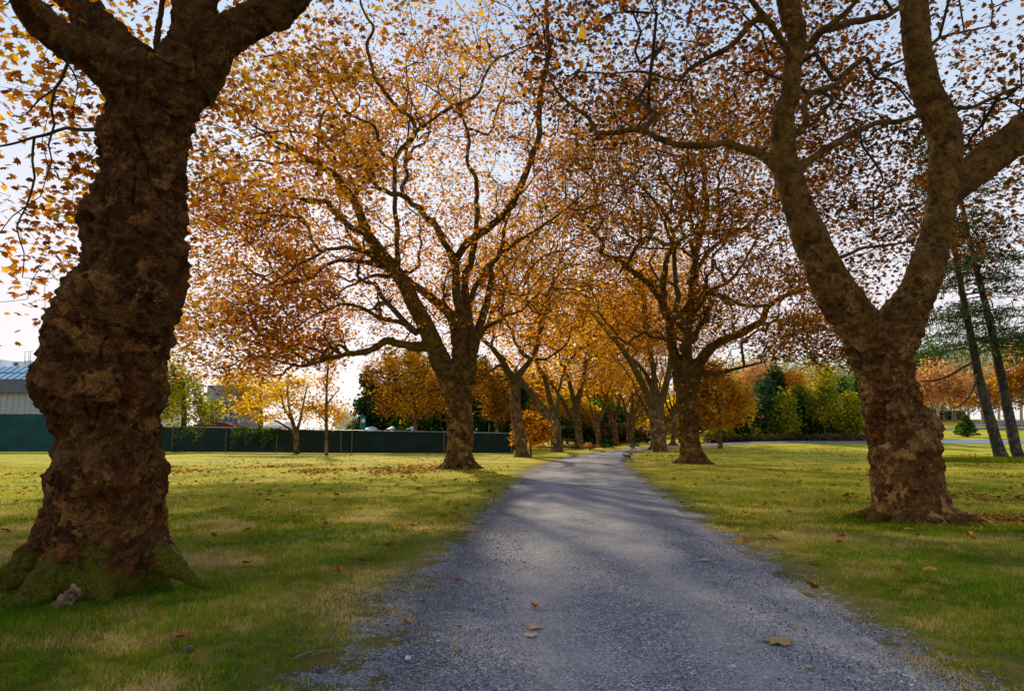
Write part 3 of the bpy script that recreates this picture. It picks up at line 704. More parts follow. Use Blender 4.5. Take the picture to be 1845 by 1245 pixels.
bC = ground(828, 845); dC = bC[1]
LC = [
 (0, 0, [(828, 870, 72), (828, 845, 62), (828, 820, 56), (829, 790, 52), (828, 740, 50), (824, 700, 58), (820, 670, 64)]),
 (0, -3.5, [(812, 690, 48), (790, 640, 42), (768, 590, 38), (745, 545, 34), (720, 500, 30), (692, 462, 27), (662, 422, 23), (643, 372, 19), (632, 353, 18), (601, 315, 16), (567, 292, 14), (522, 270, 11), (484, 243, 8), (450, 225, 5)]),
 (-2.8, -4.5, [(601, 313, 9), (602, 278, 7), (583, 259, 7), (571, 247, 6), (530, 238, 5), (484, 240, 5), (450, 251, 4)]),
 (-3.4, -3.2, [(583, 259, 6), (620, 236, 5), (630, 222, 4)]),
 (-3.0, -3.6, [(575, 293, 7), (573, 274, 6), (577, 213, 6), (601, 191, 5), (613, 185, 4)]),
 (-3.0, -6, [(575, 294, 8), (537, 291, 6), (492, 295, 6), (454, 291, 5), (397, 312, 4), (360, 330, 3)]),
 (-1.8, -4, [(662, 424, 14), (620, 399, 12), (590, 369, 11), (552, 361, 9), (522, 350, 7), (470, 330, 4)]),
 (-1.2, -5, [(684, 470, 13), (655, 453, 10), (620, 447, 8), (586, 451, 7), (567, 464, 6), (540, 475, 6), (503, 502, 4), (470, 520, 3)]),
 (-1.0, -4, [(690, 480, 12), (643, 473, 9), (613, 468, 8), (590, 479, 7), (567, 494, 7), (537, 506, 6), (499, 513, 5), (484, 506, 4), (457, 492, 3)]),
 (-1, -2, [(704, 500, 9), (670, 496, 7), (643, 509, 5), (624, 517, 5), (609, 532, 4)]),
 (-0.6, -3.5, [(752, 600, 12), (719, 581, 9), (681, 570, 8), (651, 555, 7), (620, 549, 6), (586, 559, 5), (545, 581, 4), (526, 600, 3)]),
 (-0.3, -5, [(775, 625, 20), (740, 624, 17), (700, 616, 15), (681, 622, 14), (658, 635, 13), (628, 638, 11), (605, 642, 9), (575, 650, 8), (552, 657, 7), (522, 656, 5), (473, 642, 4), (430, 650, 3)]),
 (-3, -4, [(630, 637, 9), (609, 619, 8), (598, 635, 7), (571, 646, 7), (552, 657, 7)]),
 (-4, -6, [(556, 653, 7), (533, 635, 6), (503, 616, 5), (470, 590, 4)]),
 (-1, -3.5, [(719, 496, 12), (716, 440, 10), (713, 396, 9), (711, 350, 9), (710, 289, 8)]),
 (-3.5, -6, [(709, 290, 7), (685, 270, 7), (677, 232, 6), (662, 221, 6), (628, 206, 6), (605, 179, 5), (594, 149, 5), (588, 124, 5), (564, 130, 4), (541, 119, 4), (507, 101, 4), (473, 103, 3)]),
 (-3.5, -5, [(709, 290, 9), (723, 266, 9), (747, 242, 9), (742, 215, 8), (711, 187, 8), (681, 149, 8), (668, 119, 7), (662, 77, 7), (674, 50, 6), (655, 20, 5), (640, -30, 4)]),
 (-4, -5, [(747, 243, 8), (776, 217, 7), (814, 194, 7), (859, 172, 6), (871, 141, 6), (890, 111, 5), (928, 92, 4), (960, 80, 3)]),
 (0.3, 4, [(826, 660, 32), (825, 623, 24), (812, 570, 19), (776, 536, 16), (735, 506, 13), (690, 480, 10), (640, 440, 7)]),
 (0, -2, [(822, 680, 30), (830, 630, 22), (832, 585, 18), (823, 532, 17), (820, 480, 16), (800, 434, 13), (776, 396, 12), (738, 362, 11), (711, 350, 10), (681, 339, 8), (662, 312, 7), (645, 290, 6), (630, 265, 4)]),
 (-0.2, -6, [(818, 490, 13), (824, 465, 14), (840, 441, 15), (863, 422, 15), (897, 396, 14), (920, 369, 13), (935, 339, 13), (954, 301, 12), (971, 247, 11), (971, 191, 10), (981, 141, 10), (988, 96, 9), (985, 20, 8), (980, -60, 6)]),
 (0.2, 1.5, [(838, 690, 40), (846, 640, 26), (848, 600, 20), (840, 547, 17), (838, 502, 14), (848, 464, 13), (856, 430, 11), (859, 380, 9), (857, 330, 8), (852, 308, 8), (841, 289, 7), (844, 250, 6), (832, 200, 5), (828, 140, 3)]),
 (0, -3, [(846, 545, 10), (871, 490, 9), (901, 460, 8), (932, 434, 7), (966, 415, 6), (1000, 392, 5), (1038, 362, 4), (1060, 340, 3)]),
 (0.2, 3, [(848, 650, 24), (860, 600, 18), (873, 560, 14), (882, 525, 12), (886, 487, 10), (905, 441, 8), (909, 411, 6), (920, 380, 4)]),
 (0.5, 3, [(856, 615, 12), (875, 592, 9), (895, 580, 8), (912, 570, 6), (940, 560, 4)]),
 (-.4, -2, [(795, 700, 6), (776, 706, 5), (757, 712, 4), (735, 725, 3)]),
]
LC[0] = (0, 0, [(x, y, w * .93) for x, y, w in LC[0][2]]); LC[1] = (0, -3.5, [(x, y, w * .86) for x, y, w in LC[1][2]])
disC = knob_disp(0.17, 1.2, 0.15, 2.4, 0.06, 6, 5.0, 0.3)
def zfloor(p, xs, zs): return float(np.interp(p[0], xs, zs))
def keepC(p):
    if p[1] < 20 and p[2] < 9: return False
    return p[2] > zfloor(p, [-17, -13, -10.5, -8.5, -3, 2, 6], [3.8, 3.9, 4.2, 6.2, 6.8, 7.0, 8]) + 0.6 * noise.noise(Vector(p) * 0.6)
lobC = [((bC[0] - .5, dC + 1.5, 15.5), (12.5, 11, 11.0), 5), (tuple(at(430, 470, 31)), (4.2, 3.5, 4.4), 1.2), (tuple(at(430, 620, 31)), (3.6, 2.5, 2.0), 0.45), (tuple(at(540, 570, 33)), (3.4, 2.5, 2.6), 0.4), (tuple(at(560, 200, 33)), (6.5, 3.5, 5.0), 1.0)]
build_tree('plane_tree', 'wide spreading plane tree with many curving limbs on the left lawn before the fence', bC, dC, LC, lobC,
           3600, 17, 0.160, 'mid', BARK_C, LEAF_C, 9, front=.45, voxel=0.05, disp=disC, keep=keepC, spread=0.38,
           roots=ring_roots(bC, 0.80, 10, 0.6, 3, 0.7, 0.20), twig_r=0.0085, smooth_it=2, hollow=0.40, rndbias=0.10)

bD = ground(1250, 836); dD = bD[1]
LD = [
 (0, 0, [(1250, 856, 56), (1250, 836, 50), (1246, 815, 43), (1242, 790, 40), (1240, 750, 39), (1237, 710, 42), (1234, 680, 48)]),
 (0, 1, [(1228, 690, 30), (1218, 655, 22), (1209, 615, 18), (1206, 573, 16), (1196, 551, 14), (1194, 509, 12), (1199, 477, 11), (1209, 445, 10), (1212, 419, 8), (1202, 390, 8), (1180, 364, 7), (1161, 342, 6), (1141, 319, 5), (1120, 290, 3)]),
 (0, -1.5, [(1240, 690, 32), (1238, 650, 24), (1238, 605, 18), (1244, 557, 15), (1251, 493, 13), (1254, 454, 12), (1267, 412, 11), (1273, 364, 10), (1268, 316, 9), (1264, 280, 8), (1262, 240, 6), (1266, 190, 4)]),
 (0, -2, [(1244, 695, 30), (1262, 650, 23), (1289, 621, 17), (1337, 599, 15), (1373, 576, 13), (1386, 551, 11), (1411, 535, 10), (1456, 518, 8), (1500, 500, 6), (1540, 480, 3)]),
 (0, -1, [(1206, 585, 12), (1225, 562, 10), (1247, 546, 9), (1283, 531, 8), (1308, 538, 7), (1347, 551, 7), (1382, 551, 6)]),
 (-.5, 1, [(1254, 495, 10), (1260, 478, 9), (1285, 448, 8), (1315, 422, 8), (1347, 409, 7), (1373, 377, 6), (1402, 361, 5), (1430, 350, 3)]),
 (0, -3, [(1206, 573, 14), (1193, 547, 13), (1174, 518, 11), (1148, 493, 10), (1112, 470, 10), (1082, 457, 9), (1087, 438, 7), (1064, 412, 6), (1042, 393, 4), (1015, 380, 3)]),
 (-.2, -2, [(1262, 675, 12), (1272, 671, 10), (1296, 673, 9), (1321, 666, 7), (1357, 657, 5), (1390, 650, 3)]),
 (0, 3, [(1242, 580, 12), (1257, 557, 9), (1283, 525, 8), (1315, 506, 7), (1341, 473, 6), (1353, 448, 5), (1370, 420, 3)]),
 (.6, 1.5, [(1211, 418, 7), (1238, 393, 6), (1247, 374, 5), (1252, 340, 3)]),
 (-1.3, -2, [(1273, 356, 7), (1302, 340, 6), (1337, 348, 5), (1370, 361, 4), (1408, 377, 4)]),
 (-.5, 1, [(1250, 466, 6), (1225, 448, 5), (1193, 448, 5), (1161, 446, 4), (1130, 440, 3)]),
 (0, 1, [(1262, 780, 5), (1275, 770, 4), (1300, 765, 3)]),
]
def keepD(p):
    if p[1] < 24 and p[2] < 12: return False
    return p[2] > zfloor(p, [-2, 4, 8, 13, 17, 20, 24], [9, 8, 7.0, 6.3, 5.6, 4.8, 4.8]) + 0.6 * noise.noise(Vector(p) * 0.6)
lobD = [((bD[0] + 1, dD, 16.5), (12.5, 10.5, 11), 5), (tuple(at(1400, 560, 36)), (5.5, 4, 3.2), 1.3), (tuple(at(1500, 590, 38)), (3.5, 4, 2.6), .6), (tuple(at(1180, 300, 32)), (6, 4, 5), 1.3), (tuple(at(1340, 320, 34)), (5, 4, 5), 1.0)]
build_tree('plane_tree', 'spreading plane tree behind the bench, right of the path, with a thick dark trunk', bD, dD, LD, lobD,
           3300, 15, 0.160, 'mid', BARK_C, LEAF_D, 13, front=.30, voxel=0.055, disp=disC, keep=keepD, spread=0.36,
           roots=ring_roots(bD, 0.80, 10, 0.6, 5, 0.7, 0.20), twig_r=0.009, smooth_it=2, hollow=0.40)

# far trees of the avenue
def avenue(name_label, px, py, limbs, R, zc, rz, seed, natt=560, nleaf=9, size=0.36, leafm=LEAF_F, zf=6.5, side=0.0, bias=0.0):
    b = ground(px, py); d = b[1]
    lob = [((b[0] + side, d, zc), (R, R * .9, rz), 1)]
    kp = lambda p: p[2] > b[2] + zf + 1.2 * noise.noise(Vector(p) * 0.4)
    return build_tree('plane_tree', name_label, b, d, limbs, lob, natt, nleaf, size, 'tri', BARK_F, leafm, seed, voxel=0.10,
                      disp=knob_disp(0.08, 1.0, 0.05, 2.2, 0, 1, 5, .4), keep=kp, spread=0.75, twig_r=0.011, hollow=0.35, rndbias=bias,
                      roots=ring_roots(b, .55, 6, .4, seed, .5, .13), smooth_it=2, steps=1.0)

avenue('slender reddish forked trunk beside the orange bush, left of the path', 941, 824, [
 (0, 0, [(941, 834, 30), (941, 823, 24), (938, 800, 23), (935, 781, 22), (930, 741, 20), (928, 700, 19), (926, 680, 20)]),
 (0, -1, [(926, 690, 18), (912, 664, 14), (902, 646, 12), (888, 630, 9), (874, 616, 8), (860, 603, 6), (845, 580, 4)]),
 (0, 1, [(930, 690, 16), (936, 674, 13), (947, 660, 11), (958, 646, 10), (968, 626, 8), (970, 600, 6), (975, 560, 5), (990, 520, 3)]),
 (.5, 3, [(958, 647, 8), (940, 636, 8), (930, 620, 7), (922, 600, 6), (908, 570, 5), (900, 530, 3)]),
 (0, -3, [(915, 664, 7), (900, 660, 6), (880, 670, 5), (858, 679, 4)])], 7.5, 14.5, 7.5, 21, 600, size=0.30, leafm=LEAF_C, bias=0.1, zf=7.5)
avenue('stout trunk leaning left in two limbs, third on the left of the path', 1004, 814, [
 (0, 0, [(1004, 824, 26), (1004, 813, 22), (1002, 795, 21), (1000, 775, 22), (996, 758, 24)]),
 (0, -2, [(994, 765, 18), (985, 748, 16), (974, 732, 14), (961, 715, 12), (950, 700, 10), (940, 686, 9), (925, 662, 6), (905, 640, 4)]),
 (0, 2, [(999, 765, 14), (996, 740, 12), (989, 712, 10), (982, 684, 9), (970, 660, 7), (962, 630, 5), (958, 590, 3)]),
 (0, 0, [(1002, 765, 10), (1004, 740, 8), (1006, 710, 6), (1012, 680, 4)])], 8.5, 14.5, 9, 22, leafm=LEAF_F, zf=8)
avenue('upright pale trunk with a narrow V fork, left of the path', 1044, 809, [
 (0, 0, [(1044, 817, 21), (1044, 808, 18), (1043, 781, 14), (1040, 741, 13), (1037, 722, 14)]),
 (0, -1, [(1037, 730, 11), (1031, 710, 9), (1023, 680, 7), (1011, 656, 6), (995, 630, 4)]),
 (0, 1, [(1039, 730, 12), (1045, 705, 10), (1052, 675, 8), (1057, 640, 7), (1063, 615, 6), (1078, 600, 4), (1090, 570, 3)]),
 (0, -2, [(1040, 765, 10), (1028, 748, 8), (1014, 722, 7), (997, 698, 5), (987, 680, 4)])], 8.5, 15, 9.5, 23, zf=8)
def vase(px, py, w, H, seed, lean=0.0):
    """traced-style limbs for a small far trunk"""
    r = random.Random(seed); top = py - H
    L = [(0, 0, [(px + w * .1, py + 8, w * 1.3), (px, py, w * 1.1), (px - lean * .3, py - H * .5, w * .85), (px - lean, top, w)])]
    for k in range(5):
        a = -1 + k * .5 + r.uniform(-.15, .15); s = w * r.uniform(.45, .65); x, y = px - lean, top + 6; pts = [(x, y + 4, s * 1.2)]
        for q in range(6):
            x += a * H * .22 * r.uniform(.6, 1.3); y -= H * .36 * r.uniform(.8, 1.2); s *= .75; pts.append((x, y, s))
        L.append((0, r.uniform(-4, 4), pts))
    return L
avenue('dim narrow trunk fifth on the left of the path, behind the low red planting', 1080, 806, vase(1080, 806, 12, 42, 1, 6), 8, 15, 9.5, 24, natt=600, zf=8)
avenue('pale branching trunk sixth on the left of the path beside the low hedge', 1110, 803, vase(1110, 803, 12, 46, 2, 6), 9, 16, 10, 25, natt=650, zf=8.5)
avenue('shadowed trunk near the pale stone block where the path bends', 1136, 800, vase(1136, 800, 16, 40, 3, -2), 10, 18, 11, 26, natt=600, zf=10)
avenue('thick multi-stemmed plane tree close behind the trunk by the bench, right row', 1190, 814, [
 (0, 0, [(1190, 826, 34), (1190, 812, 29), (1187, 790, 27), (1186, 770, 28), (1184, 745, 30), (1180, 722, 32)]),
 (0, -3, [(1178, 735, 20), (1167, 714, 14), (1154, 684, 12), (1140, 658, 11), (1123, 631, 10), (1102, 606, 8), (1080, 580, 6), (1062, 560, 5), (1042, 540, 4)]),
 (0, 2, [(1179, 730, 16), (1174, 698, 10), (1163, 673, 8), (1148, 656, 6), (1130, 640, 3)]),
 (0, 0, [(1180, 730, 18), (1179, 694, 13), (1177, 663, 10), (1173, 642, 9), (1167, 610, 8), (1164, 560, 6), (1160, 510, 4)]),
 (0, -2, [(1186, 735, 18), (1195, 712, 14), (1201, 688, 12), (1206, 665, 10), (1210, 630, 8), (1222, 590, 6), (1240, 550, 4)]),
 (0, 2, [(1194, 785, 12), (1206, 766, 9), (1222, 745, 6), (1245, 720, 4)])], 7.5, 16.5, 8, 27, natt=700, size=0.33, leafm=LEAF_C, bias=0.1, zf=11)
avenue('half hidden dark trunk touching the left edge of the multi-stemmed plane tree', 1178, 810, vase(1178, 810, 12, 60, 5, 3), 6.5, 18, 7, 28, natt=350, zf=12)
avenue('pale far trunk showing in the gap between the two right-hand trunks', 1213, 803, vase(1213, 803, 9, 60, 6, 0), 9, 17, 10, 29, natt=500, zf=9)

# ------------------------------------------------------------------ leafy background things
def foliage_blob(parts, n, size, rnd_fn, seed, kind='tri', up=0.4, hollow=0.55):
    """parts: [(centre, radii)] -> leaf positions filling the outer shell, lumpy outline"""
    rng = np.random.default_rng(seed); per = []
    tot = sum(r[0] * r[2] for _, r in parts)
    for c, r in parts:
        k = int(n * r[0] * r[2] / tot)
        d = rng.normal(size=(k, 3)); d /= np.linalg.norm(d, axis=1)[:, None]
        q = hollow + (1 - hollow) * rng.random(k) ** .7
        nz = np.array([noise.noise(Vector((a[0] * 2.5 + seed, a[1] * 2.5, a[2] * 2.5))) + .5 * noise.noise(Vector((a[0] * 6, a[1] * 6, a[2] * 6 + seed))) for a in d])
        p = np.array(c) + d * np.array(r) * (q * (1 + .55 * nz))[:, None]
        per.append(p[nz > -0.62])
    P = np.vstack(per)
    rnd = np.array([rnd_fn(p) for p in P]) + rng.normal(size=len(P)) * .24
    return P, np.clip(rnd, 0, 1), size * rng.uniform(.6, 1.3, len(P)), kind, up

def nz01(s, o=0.0):
    return lambda p: 0.5 + 0.6 * noise.noise(Vector((p[0] * s, p[1] * s, p[2] * s + o)))

def leafy(name, label, cat, base, parts, n, size, mat, seed, stems=(), barkm=None, group=None, crown='crown', stemname='trunk', up=.4, hollow=.55, scale=.5):
    root = empty(name, base); tag(root, label, cat, group)
    P, rnd, sz, k, up = foliage_blob(parts, n, size, nz01(scale, seed), seed, up=up, hollow=hollow)
    link_mesh(crown, leaves_mesh(crown, P, sz, k, rnd, up), mat, root)
    if stems:
        m = MB()
        for s in stems:
            Q = catmull(np.array(s, float), 0.6); m.tube(Q[:, :3], Q[:, 3], 7)
        m.build(stemname, barkm or TWIG, root, True)
    return root

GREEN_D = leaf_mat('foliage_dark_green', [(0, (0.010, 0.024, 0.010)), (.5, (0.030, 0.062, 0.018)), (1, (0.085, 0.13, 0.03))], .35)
GREEN_B = leaf_mat('foliage_blue_green', [(0, (0.014, 0.05, 0.028)), (.5, (0.045, 0.12, 0.055)), (1, (0.12, 0.23, 0.09))], .3)
GREEN_M = leaf_mat('foliage_mid_green', [(0, (0.015, 0.05, 0.008)), (.5, (0.05, 0.14, 0.015)), (1, (0.16, 0.26, 0.03))], .4)
GREEN_Y = leaf_mat('foliage_yellow_green', [(0, (0.08, 0.11, 0.01)), (.5, (0.26, 0.28, 0.02)), (1, (0.48, 0.44, 0.04))], .5)
GOLD = leaf_mat('foliage_gold', [(0, (0.28, 0.15, 0.012)), (.5, (0.56, 0.38, 0.02)), (1, (0.76, 0.58, 0.05))], .5)
ORANGE = leaf_mat('foliage_orange', [(0, (0.18, 0.07, 0.008)), (.5, (0.42, 0.20, 0.014)), (1, (0.64, 0.42, 0.03))], .5)
GOLDB = leaf_mat('foliage_gold_brown', [(0, (0.08, 0.035, 0.006)), (.5, (0.26, 0.12, 0.012)), (1, (0.50, 0.30, 0.03))], .5)
RED = leaf_mat('foliage_russet', [(0, (0.28, 0.12, 0.06)), (.5, (0.48, 0.26, 0.10)), (1, (0.66, 0.48, 0.20))], .45)
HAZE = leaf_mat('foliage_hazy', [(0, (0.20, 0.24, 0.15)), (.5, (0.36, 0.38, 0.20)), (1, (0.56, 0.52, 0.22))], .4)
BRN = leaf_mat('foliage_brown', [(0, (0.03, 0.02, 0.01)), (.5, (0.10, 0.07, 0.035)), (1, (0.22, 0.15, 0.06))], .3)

def blob_px(px, py, d, wpx, hpx, dep=None):
    s = d / F; return (tuple(at(px, py, d)), (wpx * .5 * s, (dep or wpx * .5 * s), hpx * .5 * s))

def px_tree(name, label, cat, d, blobs, trunk, n, size, mat, seed, group=None, barkm=None, **kw):
    """blobs [(px,py,w,h)], trunk list of [(px,py,w)...] lines"""
    bx, by = trunk[0][0][0], trunk[0][0][1]
    g = ground(bx, by) if False else None
    b = at(bx, by, d); b[2] = gz(b[0], b[1])
    st = []
    for ln in trunk:
        pts = []
        for i, (x, y, wd) in enumerate(ln):
            q = at(x, y, d)
            if ln is trunk[0] and i == 0: q[2] = b[2] - .05
            pts.append((*q, .5 * wd * mpp(x, y, d)))
        st.append(pts)
    return leafy(name, label, cat, b, [blob_px(x, y, d, w_, h_) for x, y, w_, h_ in blobs], n, size, mat, seed, st, barkm or BARK_F, group, **kw)

# left side, in front of and behind the fence
px_tree('maple_tree', 'small yellow autumn tree with a low forked trunk in front of the dark fence', 'tree', 66,
        [(500, 712, 120, 60), (560, 735, 130, 66), (440, 735, 90, 50), (535, 690, 100, 50), (610, 745, 60, 60), (480, 752, 90, 30)],
        [[(535, 817, 12), (534, 790, 10), (533, 775, 11)], [(533, 780, 8), (525, 755, 6), (512, 735, 4), (505, 700, 3)], [(534, 780, 7), (540, 760, 5), (548, 720, 3), (555, 690, 2)],
         [(533, 782, 6), (515, 768, 4), (495, 757, 3)], [(530, 765, 5), (520, 730, 4), (518, 690, 2)]], 4000, .26, GOLD, 31, hollow=.0)
px_tree('young_tree', 'thin straight young tree with sparse leaves on the lawn before the fence', 'tree', 62,
        [(590, 690, 46, 60), (595, 650, 40, 60), (585, 740, 40, 40)],
        [[(588, 823, 7), (588, 790, 6), (588, 740, 5), (589, 690, 4), (592, 640, 3), (590, 600, 2)], [(588, 760, 3), (570, 740, 2), (560, 725, 1.5)], [(588, 730, 3), (602, 712, 2), (612, 700, 1.5)], [(589, 700, 3), (578, 680, 2)]],
        520, .28, ORANGE, 32, hollow=.1)
px_tree('green_tree', 'lime green leafy tree peeking out right of the nearest trunk above the fence', 'tree', 78,
        [(335, 715, 80, 110), (310, 680, 60, 90), (375, 740, 60, 50), (290, 735, 60, 60)], [[(330, 818, 12), (332, 740, 9), (330, 690, 5)]], 4200, .36, GREEN_Y, 33, hollow=.3)
px_tree('maple_tree', 'tall golden tree rising behind the block walled house', 'tree', 100,
        [(470, 700, 110, 70), (420, 690, 70, 60), (690, 740, 40, 40)], [[(470, 815, 10), (470, 740, 8), (468, 690, 5)]], 3000, .42, GOLD, 34, hollow=.3)
px_tree('bush', 'orange leaved bush beside the slender reddish trunk at the end of the fence', 'bush', 58,
        [(965, 790, 60, 40), (940, 770, 40, 36), (978, 772, 40, 40), (950, 755, 46, 30), (930, 790, 30, 30)], [[(957, 819, 4), (955, 800, 3), (958, 770, 2)]], 2300, .24, ORANGE, 35, crown='foliage', stemname='stem', hollow=.0)
for i, (x, top, w_, m, d, lab) in enumerate([
        (668, 672, 84, GREEN_D, 92, 'leftmost dark conifer of the clump behind the fence, beside the teal banner'),
        (712, 640, 104, GREEN_D, 98, 'dark conifer behind the fence, second of the clump from the teal banner'),
        (752, 632, 110, GREEN_M, 92, 'broad green conifer in the middle of the clump behind the fence'),
        (792, 640, 104, GREEN_D, 95, 'dark conifer just left of the wide spreading plane trunk'),
        (873, 650, 130, GREEN_D, 90, 'black green conifer right of the wide spreading plane trunk'),
        (925, 680, 110, GREEN_D, 88, 'low dark conifer right behind the end of the fence')]):
    H = 815 - top
    px_tree('conifer', lab, 'conifer', d, [(x + (k % 2 - .5) * w_ * .15, top + H * (.08 + .16 * k), w_ * (.35 + .15 * k), H * .34) for k in range(5)],
            [[(x, 812, 7), (x, 740, 5), (x, top + 12, 2)]], 4200, .5, m, 40 + i, group='dark conifers behind the fence', barkm=TWIG_N, hollow=.2, up=.1)
px_tree('orange_tree', 'gold brown leafed tree hanging over the dark fence left of the wide plane trunk', 'tree', 76,
        [(720, 700, 130, 70), (780, 690, 90, 110), (680, 670, 80, 50), (755, 735, 130, 50), (735, 650, 130, 60), (700, 735, 60, 40)], [[(748, 815, 8), (748, 740, 6), (740, 700, 4)], [(748, 740, 4), (715, 700, 3), (690, 680, 1.5)]], 9500, .24, GOLDB, 50, hollow=.0)
px_tree('orange_tree', 'gold brown leafed tree over the fence right of the wide plane trunk', 'tree', 80,
        [(885, 700, 90, 70), (900, 740, 80, 50), (870, 670, 70, 60)], [[(895, 815, 8), (893, 740, 6), (886, 700, 4)]], 5000, .26, GOLDB, 51, hollow=.0)

# background behind the avenue
for i, (x, y, w_, h_, d, m, lab) in enumerate([
        (1115, 700, 110, 130, 150, GOLD, 'glowing golden tree closing the view at the far end of the path'),
        (1040, 720, 110, 100, 140, ORANGE, 'orange tree behind the fourth trunk left of the path'),
        (960, 700, 100, 110, 130, ORANGE, 'orange tree seen between the second and third left trunks'),
        (1080, 750, 90, 60, 128, GREEN_M, 'green shrubby tree behind the low hedge at the path end'),
        (1180, 730, 90, 110, 150, GOLD, 'golden tree filling the gap behind the multi-stemmed plane tree'),
        (905, 710, 120, 90, 105, ORANGE, 'golden orange tree glowing between the wide plane trunk and the slender one'), (1010, 735, 110, 70, 120, GOLD, 'gold tree low behind the third and fourth left trunks'), (1225, 750, 90, 70, 120, GOLD, 'yellow gold tree seen right beside the thick trunk by the bench'),
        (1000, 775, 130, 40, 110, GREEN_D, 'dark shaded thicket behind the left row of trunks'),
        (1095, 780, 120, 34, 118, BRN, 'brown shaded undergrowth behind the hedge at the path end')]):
    px_tree('autumn_tree' if m in (GOLD, ORANGE) else 'shrub', lab, 'tree' if m in (GOLD, ORANGE) else 'shrub', d, [(x, y, w_, h_), (x - w_ * .35, y + h_ * .15, w_ * .6, h_ * .7), (x + w_ * .35, y + h_ * .1, w_ * .6, h_ * .75)],
            [[(x, 806, 9), (x, y + 20, 7), (x + 3, y - 10, 4)]], 6000, .62, m, 60 + i, hollow=.2)

# right side
px_tree('maple_tree', 'broad orange and gold tree right of the thick trunk by the bench', 'tree', 84,
        [(1290, 700, 110, 90), (1330, 725, 70, 70), (1260, 725, 60, 80), (1300, 755, 100, 40), (1280, 670, 70, 50)], [[(1298, 806, 9), (1296, 760, 7), (1290, 700, 4)]], 7500, .36, ORANGE, 70, hollow=.25)
SH = [(1296, 778, 44, 34, GREEN_Y, 'low yellow green shrub at the left end of the shrub border'), (1325, 775, 60, 44, GREEN_D, 'dark rounded shrub next to the low yellow green one'),
      (1350, 785, 44, 26, GREEN_D, 'small black green mound in the shrub border'), (1362, 785, 24, 24, GREEN_Y, 'tiny yellow shrub at the foot of the border'),
      (1375, 730, 56, 100, GREEN_B, 'tall blue green columnar shrub left in the border'), (1396, 700, 44, 90, GREEN_D, 'dark narrow tree behind the blue green column'),
      (1412, 745, 50, 80, GREEN_Y, 'olive yellow feathery shrub in the middle of the border'), (1440, 740, 50, 90, GREEN_M, 'bright green feathery shrub left of the blue green pyramid'),
      (1462, 765, 50, 60, GREEN_B, 'blue green low pyramid shrub in the border'), (1487, 710, 50, 100, GREEN_Y, 'bright yellow tapering tree in the border'),
      (1490, 765, 56, 60, GREEN_B, 'deep green rounded conifer under the bright yellow tree'), (1512, 715, 34, 70, GREEN_D, 'dark oval conifer right of the yellow tree'),
      (1528, 745, 44, 80, GREEN_Y, 'olive gold shrub beside the large forked trunk'), (1548, 720, 50, 120, GREEN_M, 'lime green tree half hidden by the large forked trunk'),
      (1470, 690, 60, 60, HAZE, 'hazy pale tree rising behind the border'), (1420, 690, 90, 50, ORANGE, 'orange leafed tree top behind the border'), (1365, 672, 90, 50, RED, 'reddish tree top above the border')]
for i, (x, y, w_, h_, m, lab) in enumerate(SH):
    d = 100 + (18 if h_ < 75 and y < 720 else 0) + (i % 3) * 2.5
    px_tree('shrub' if h_ < 95 else 'columnar_tree', lab, 'shrub' if h_ < 95 else 'tree', d,
            [(x, y + h_ * .18, w_ * 1.3, h_ * .8), (x + 2, y - h_ * .2, w_ * .85, h_ * .7), (x - w_ * .2, y + h_ * .3, w_, h_ * .5)], [[(x, 806, 4), (x, y + 10, 3), (x + 1, y - h_ * .3, 1.5)]],
            3600, .40, m, 80 + i, crown='foliage', stemname='stem', hollow=.3, scale=.35)
px_tree('thicket', 'long dark thicket forming the back of the shrub border', 'thicket', 112, [(x, y, 70, 60) for x, y in ((1290, 770), (1330, 760), (1380, 755), (1430, 760), (1480, 765), (1530, 755), (1575, 755))], [[(1440, 805, 4), (1440, 770, 3)]], 9000, .5, GREEN_D, 150, crown='foliage', stemname='stem', hollow=.1)
# dry undergrowth strip under the border
strip = [((at(x, 790, 97)[0], 97 + (i % 2), gz(at(x, 790, 97)[0], 97) + .4), (2.2, 1.2, .75)) for i, x in enumerate(range(1290, 1580, 22))]
P, rnd, sz, k, up = foliage_blob(strip, 5200, .30, nz01(.4, 3), 7, hollow=.1)
tag(link_mesh('undergrowth', leaves_mesh('undergrowth', P, sz, k, rnd, up), BRN), 'brown dry undergrowth along the foot of the shrub border', 'undergrowth', None, 'stuff')

# far hazy woodland
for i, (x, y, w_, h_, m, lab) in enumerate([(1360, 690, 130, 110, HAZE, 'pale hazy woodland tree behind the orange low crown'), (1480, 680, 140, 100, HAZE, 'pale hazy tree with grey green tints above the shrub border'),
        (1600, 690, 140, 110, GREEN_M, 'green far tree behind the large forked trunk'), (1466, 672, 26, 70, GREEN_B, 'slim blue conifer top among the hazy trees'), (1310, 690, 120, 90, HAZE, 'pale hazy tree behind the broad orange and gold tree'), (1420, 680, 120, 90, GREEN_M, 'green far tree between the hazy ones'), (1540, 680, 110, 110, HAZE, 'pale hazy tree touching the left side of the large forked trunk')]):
    px_tree('far_tree', lab, 'tree', 190 + 6 * i, [(x, y, w_, h_), (x - w_ * .35, y + 30, w_ * .8, h_ * .9), (x + w_ * .35, y + 25, w_ * .8, h_ * .9), (x, y + 60, w_, h_ * .6)], [[(x, 792, 6), (x, y, 3)]], 7500, .8, m, 110 + i, hollow=.1)
